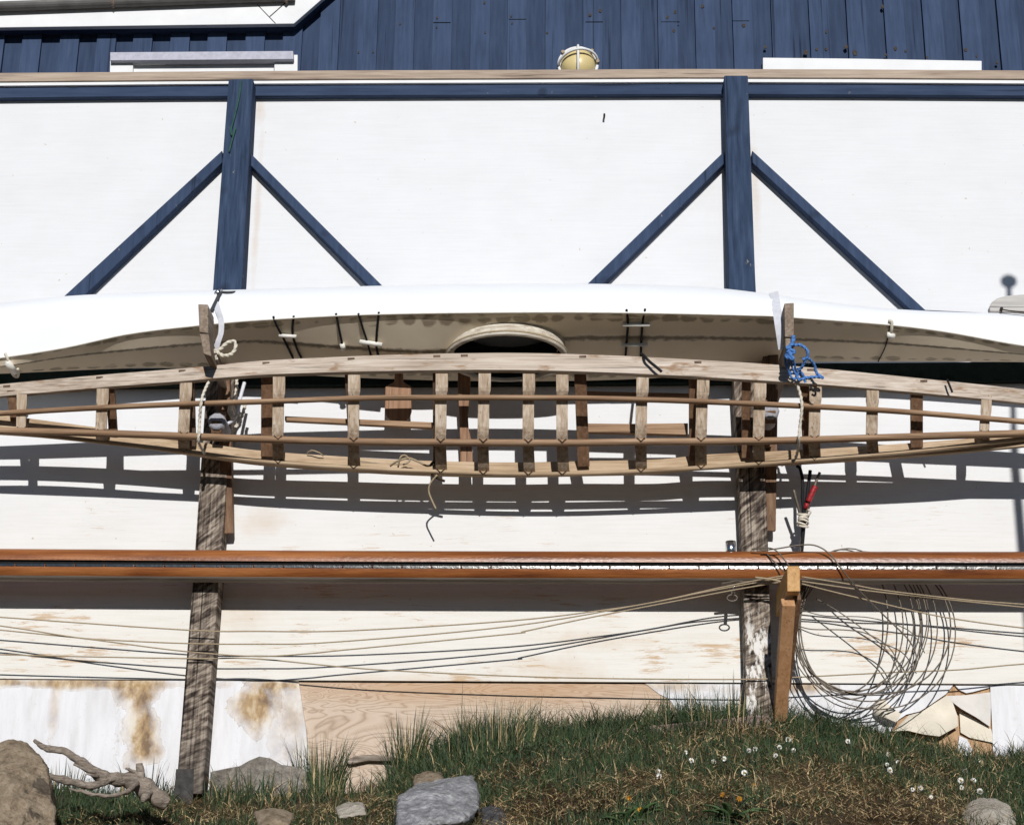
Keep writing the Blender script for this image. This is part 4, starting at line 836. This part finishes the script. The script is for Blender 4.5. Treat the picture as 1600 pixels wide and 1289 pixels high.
# ------------------------------------------------------------------ grass, straw, flowers
def leafmat(name, c, tr=.25):
    g = G(name, .6, .25); n = g.noise(g.co, 9, 3); g.col(g.ramp(n, [(.3, tuple(x*.65 for x in c)), (.7, tuple(min(1, x*1.35) for x in c))])); return g.mat
GM = [leafmat('grass_dark', (.022, .044, .018)), leafmat('grass_mid', (.042, .068, .027)), leafmat('grass_olive', (.088, .098, .040)), leafmat('grass_dry', (.46, .34, .18)), leafmat('grass_brown', (.18, .115, .058))]
def blades(roots, heights, widths, leans, dirs, mats, name, droop=1.0, vz=1.0):
    N = len(roots); seg = 4
    roots = np.asarray(roots); t = np.linspace(0, 1, seg+1)
    hz = np.stack([np.cos(dirs), np.sin(dirs), np.zeros(N)], 1); ax = rng.uniform(0, 6.283, N)
    side = np.stack([np.cos(ax), np.sin(ax)*.6, np.zeros(N)], 1)
    V = np.zeros((N, seg*2+1, 3))
    for i in range(seg+1):
        c = roots + hz*(heights*leans*t[i]**1.8)[:, None]; c[:, 2] += vz*heights*(t[i]-droop*.45*leans*t[i]**2.4)
        wd = widths*(1-t[i]**1.6)*.5
        if i < seg: V[:, 2*i] = c-side*wd[:, None]; V[:, 2*i+1] = c+side*wd[:, None]
        else: V[:, 2*seg] = c
    nv = seg*2+1; base = (np.arange(N)*nv)[:, None]
    quads = np.concatenate([base+np.array([2*i, 2*i+1, 2*i+3, 2*i+2]) for i in range(seg-1)], 1).reshape(N, seg-1, 4)
    tri = base+np.array([2*seg-2, 2*seg-1, 2*seg])
    li = np.concatenate([quads.reshape(N, -1), tri], 1).ravel(); tot = np.tile(np.array([4]*(seg-1)+[3]), N); stt = np.concatenate([[0], np.cumsum(tot)[:-1]])
    me = bpy.data.meshes.new(name); me.vertices.add(N*nv); me.vertices.foreach_set('co', V.astype(np.float32).ravel())
    me.loops.add(len(li)); me.loops.foreach_set('vertex_index', li.astype(np.int32)); me.polygons.add(len(tot)); me.polygons.foreach_set('loop_start', stt.astype(np.int32)); me.polygons.foreach_set('loop_total', tot.astype(np.int32))
    me.polygons.foreach_set('material_index', np.repeat(mats, seg).astype(np.int32)); me.update(calc_edges=True); me.validate()
    for m in GM: me.materials.append(m)
    o = bpy.data.objects.new(name, me); COL.objects.link(o); return o
def px_of(X, n, z):
    d = Vector((X, -n, z))-CAM; c = d.dot(Fw); return 800+F*d.dot(Rt)/c, 644.5-F*d.dot(Up)/c
PATCH = [(on_ground(px, py), rr) for px, py, rr in ((520, 1262, .34), (620, 1275, .25), (870, 1266, .34), (1010, 1232, .24), (1120, 1262, .22), (1285, 1222, .26), (1240, 1266, .28), (1400, 1272, .30), (1450, 1215, .16), (330, 1272, .25), (800, 1225, .16), (1500, 1275, .2))]
def dryness(X_, n_):
    k = 0.0
    for (p_, n0), rr in PATCH:
        d_ = math.hypot(X_-p_.x, (n_-n0)*1.1)/rr + .5*noise.noise(Vector((X_*7, n_*7, 3)))
        k = max(k, min(1, max(0, (1.05-d_)/.5)))
    return k
TALL = curve([(-300, .07), (0, .07), (150, .09), (260, .09), (330, .09), (430, .11), (500, .15), (560, .10), (640, .15), (720, .16), (850, .15), (1000, .14), (1150, .16), (1250, .15), (1400, .11), (1500, .12), (1600, .13), (2000, .12)])
roots, hs, ws, ls, ds, ms = [], [], [], [], [], []
cnt = 0
while cnt < 76000:
    Xr = random.uniform(-3.7, 3.3); n = random.random()**1.25*2.1+.004
    pat = noise.noise(Vector((Xr*1.3, n*1.6, 5))) + .5*noise.noise(Vector((Xr*4, n*4, 2)))
    bare = .30*(n-.30)/.8 - pat*.95
    dk_ = dryness(Xr, n)
    if random.random() < max(bare, .76*dk_): continue
    z = gz(Xr, n); px, _ = px_of(Xr, 0, z); px, py = px_of(Xr, n, z)
    if px < 330 and n < .25 and random.random() < .55: continue
    k = max(0, 1-n/.55); h = (.03+.045*random.random()) + (TALL(px)-.04)*k*random.uniform(.1, 1.0)**1.6*1.15
    if random.random() < .03*k+.01: h *= 1.5
    h *= 1+.6*max(-.6, min(.7, pat))
    roots.append((Xr, -n, z-.004)); hs.append(h); ws.append(random.uniform(.0025, .0055) if random.random() < .9 else random.uniform(.006, .009)); ls.append(min(1.5, abs(random.gauss(.55, .6))+.05)); ds.append(random.uniform(0, 6.283))
    q = random.random()*(1-.25*dk_); dry = max(.02, .05+.20*max(0, min(1, n-.35))-.42*pat)
    ms.append(3 if q < dry*.5 else (4 if q < dry*.85 else (2 if q < dry+.12 else (1 if q < .62 else 0)))); cnt += 1
for _ in range(5200):
    Xr = random.uniform(-3.4, 3.2); n = random.random()**1.6*.9+.01; z = gz(Xr, n); px, py = px_of(Xr, n, z)
    if px < 330 and random.random() < .75: continue
    k = max(.35, 1-n/.7)
    roots.append((Xr, -n, z-.004)); hs.append(random.uniform(.10, .26)*k*(.6+.4*TALL(px)/.15)); ws.append(random.uniform(.003, .0055)); ls.append(random.uniform(.3, 1.25)); ds.append(random.choice((random.gauss(.15, .6), random.gauss(3.0, .7), random.uniform(0, 6.28)))); ms.append(random.choice((0, 0, 1, 1, 2, 2, 3, 4)))
go = blades(roots, np.array(hs), np.array(ws), np.array(ls), np.array(ds), np.array(ms), 'grass')
tag(go, 'dark green grass growing on the bank at the foot of the wall', 'grass', kind='stuff')
# flat lying straw
roots, hs, ws, ls, ds, ms = [], [], [], [], [], []
while len(roots) < 21000:
    Xr = random.uniform(-3.4, 3.1); n = random.random()*1.8+.25; pat = noise.noise(Vector((Xr*1.3, n*1.6, 5)))
    if random.random() > max(.10+.22*(n-.3)-1.1*pat, .95*dryness(Xr, n)): continue
    roots.append((Xr, -n, gz(Xr, n)+random.uniform(.004, .045))); hs.append(random.uniform(.05, .19)); ws.append(random.uniform(.0022, .0046)); ls.append(random.uniform(1.0, 1.9)); ds.append(random.uniform(0, 6.283)); ms.append(3 if random.random() < .62 else 4)
so_ = blades(roots, np.array(hs), np.array(ws), np.array(ls), np.array(ds), np.array(ms), 'dry_straw', droop=.85, vz=.32)
tag(so_, 'dry yellow straw lying between the grass on the bank', 'straw', kind='stuff')
# tufts that stand up against the wall
def tuft(px, py, N, h, spread, lab, name='grass_tuft'):
    p, n = on_ground(px, py); rt, hh, ww, ll, dd, mm = [], [], [], [], [], []
    for _ in range(N):
        a = random.uniform(0, 6.283); r = spread*random.random()**.6; rt.append((p.x+r*math.cos(a), p.y+r*.5*math.sin(a), gz(p.x+r*math.cos(a), -(p.y+r*.5*math.sin(a)))-.004))
        hh.append(h*random.uniform(.35, 1.15)); ww.append(random.uniform(.003, .0055)); ll.append(abs(random.gauss(.18, .18))); dd.append(a+random.gauss(0, .5)); mm.append(random.choice((0, 0, 1, 1, 2, 3)))
    o = blades(rt, np.array(hh), np.array(ww), np.array(ll), np.array(dd), np.array(mm), name)
    return tag(o, lab, 'grass tuft', 'tall grass tufts')
tuft(500, 1218, 420, .30, .11, 'tall upright grass tuft in front of the edge between stained panel and bare plywood')
tuft(636, 1205, 300, .30, .09, 'tall grass tuft with seed stems in front of the bare plywood, above the grey rock')
tuft(770, 1178, 500, .26, .22, 'wide dense grass tuft at the foot of the bare plywood, right of the grey rock')
tuft(1110, 1135, 260, .22, .26, 'long thin grass leaning along the weathered timber left of the right post')
tuft(230, 1240, 70, .20, .16, 'sparse grass tuft behind the driftwood left of the left post')
tuft(100, 1230, 60, .20, .10, 'sparse grass tuft between the tan boulder and the driftwood')
tuft(390, 1246, 200, .17, .22, 'thin grass tuft in front of the broken muddy board')
# daisies
def petal_ring(N, r0_, r1, wd, lift):
    m = MB()
    for i in range(N):
        a = 2*math.pi*i/N; d = Vector((math.cos(a), math.sin(a), 0)); s = Vector((-d.y, d.x, 0))*wd
        v = [d*r0_-s*.5, d*r0_+s*.5, d*(r0_+(r1-r0_)*.6)+s+Vector((0, 0, lift*.6)), d*r1+s*.5+Vector((0, 0, lift)), d*r1-s*.5+Vector((0, 0, lift)), d*(r0_+(r1-r0_)*.6)-s+Vector((0, 0, lift*.6))]
        m.add(v+[q-Vector((0, 0, .0012)) for q in v], [(0, 1, 2, 3, 4, 5), (11, 10, 9, 8, 7, 6)]+[(j, j+6, (j+1) % 6+6, (j+1) % 6) for j in range(6)])
    return m
M['petal'] = flat('white_petal', (.84, .84, .80), .6, .2, 0, .03); M['eye'] = flat('yellow_eye', (.40, .26, .05), .8, .1); M['stem'] = flat('flower_stem', (.05, .09, .03), .7, .2); M['orange'] = flat('orange_petal', (.60, .27, .015), .7, .2, 0, .2, 200)
DAISY = [(1028, 1205), (1030, 1213), (1071, 1175), (1080, 1188), (1115, 1190), (1131, 1185), (1163, 1207), (1170, 1172), (1180, 1170), (1212, 1180), (1218, 1167), (1240, 1172), (1232, 1155), (1325, 1158), (1391, 1203), (1386, 1194), (1403, 1190), (1438, 1231), (1455, 1245), (1426, 1233), (1501, 1219), (1508, 1204), (1521, 1219), (1531, 1236), (1388, 1178), (1530, 1188), (1502, 1230)]
SMALL = {(1170, 1172), (1218, 1167), (1388, 1178), (1403, 1190), (1426, 1233), (1455, 1245), (1530, 1188), (1502, 1230), (1386, 1194), (1071, 1175)}
ORD = ['first', 'second', 'third', 'fourth', 'fifth', 'sixth', 'seventh', 'eighth', 'ninth', 'tenth', 'eleventh', 'twelfth', 'thirteenth', 'fourteenth', 'fifteenth', 'sixteenth', 'seventeenth', 'eighteenth', 'nineteenth', 'twentieth', 'twenty-first', 'twenty-second', 'twenty-third', 'twenty-fourth', 'twenty-fifth', 'twenty-sixth', 'twenty-seventh']
dproto = None
def flower(name, parts, px, py, sc, label, cat, group, up=.05):
    p, n = on_ground(px, py+6); root = P(px, py+up*300*.6, n); p = P(px, py, max(.05, n+.01))
    o = thing(name, p, label, cat, group); o.scale = (sc,)*3
    d = (CAM-p).normalized(); d = (d*.75+SUN*.5+Vector((random.gauss(0, .25), 0, random.gauss(0, .2)))).normalized()
    o.rotation_euler = d.to_track_quat('Z', 'Y').to_euler()
    for nm, me in parts:
        c = bpy.data.objects.new(nm, me); COL.objects.link(c); c.parent = o
    return o
def mesh_of(mb, name, mat, smooth=False):
    o = mb.build(name, mat, smooth=smooth); me = o.data; bpy.data.objects.remove(o); return me
pm = mesh_of(petal_ring(13, .004, .0165, .0030, .002), 'petals', M['petal'])
em = MB(); em.loft([[Vector((r*math.cos(2*math.pi*q/10), r*math.sin(2*math.pi*q/10), h)) for q in range(10)] for r, h in ((.0055, -.001), (.0058, .002), (.004, .0042), (.0015, .005))]); em = mesh_of(em, 'eye', M['eye'], True)
stm = mesh_of(MB().tube([Vector((0, 0, -.001)), Vector((0, .02, -.03)), Vector((0, .05, -.055))], .0012, 5), 'stem', M['stem'])
order = sorted(range(len(DAISY)), key=lambda i: DAISY[i][0])
for rank, i in enumerate(order):
    px, py = DAISY[i]; sm_ = DAISY[i] in SMALL
    where = 'left of the yellow bracket' if px < 1205 else ('between bracket and torn panel' if px < 1380 else 'below the torn panel')
    flower('daisy', [('petals', pm), ('eye', em), ('stem', stm)], px, py, random.uniform(.5, .65) if sm_ else random.uniform(.62, .82), '%s white daisy, %s from the left, %s' % ('tiny' if sm_ else 'open', ORD[rank], where), 'daisy', 'white daisies in the grass')
bud = mesh_of(petal_ring(16, .001, .011, .0022, .009), 'petals', M['orange'])
for (px, py, lb) in [(983, 1246, 'orange dandelion bud, leftmost and upper of the two over the left leafy weed'), (1000, 1266, 'orange dandelion bud, lower of the two over the left leafy weed'), (1129, 1242, 'orange dandelion bud left above the right leafy weed'), (1155, 1248, 'orange dandelion bud at the right of the right leafy weed'), (1178, 1225, 'tiny orange bud in the grass right above the right leafy weed')]:
    flower('dandelion', [('petals', bud), ('stem', stm)], px, py, .9 if py != 1225 else .5, lb, 'flower', 'orange flower buds')
# broad-leaved weeds
M['leaf'] = leafmat('weed_leaf', (.050, .090, .032))
def weed(px, py, N, L, lab):
    p, n = on_ground(px, py); m = MB()
    for i in range(N):
        a = 2*math.pi*i/N+random.uniform(-.3, .3); L_ = L*random.uniform(.7, 1.1); el = random.uniform(.35, 1.1); d = Vector((math.cos(a), math.sin(a)*.8, 0)); s = Vector((-d.y, d.x, 0)); rg = []
        for t in (0, .15, .3, .45, .6, .75, .9, 1.0):
            c = p+Vector((0, 0, .005))+d*(L_*t*math.cos(el))+Vector((0, 0, L_*(t*math.sin(el)-.35*t*t)))-Vector((0, 0, .35*L_*t*t*(-d.y)*0)); wd = L_*.13*(math.sin(math.pi*min(1, t*.92+.06))**.8)*(1+.25*math.sin(t*21))
            rg.append([c-s*wd+Vector((0, 0, wd*.35)), c, c+s*wd+Vector((0, 0, wd*.35)), c-Vector((0, 0, .002))])
        m.loft(rg)
    return tag(m.build('leafy_weed', M['leaf'], smooth=True), lab, 'plant', 'broad leafed weeds')
weed(1000, 1282, 9, .15, 'broad green leafy weed with orange buds at the bottom edge, left one of two')
weed(1143, 1284, 11, .17, 'broad green leafy weed at the bottom edge below the right post')
weed(975, 1290, 5, .12, 'small leafy weed at the very bottom edge, left of the budding weeds')
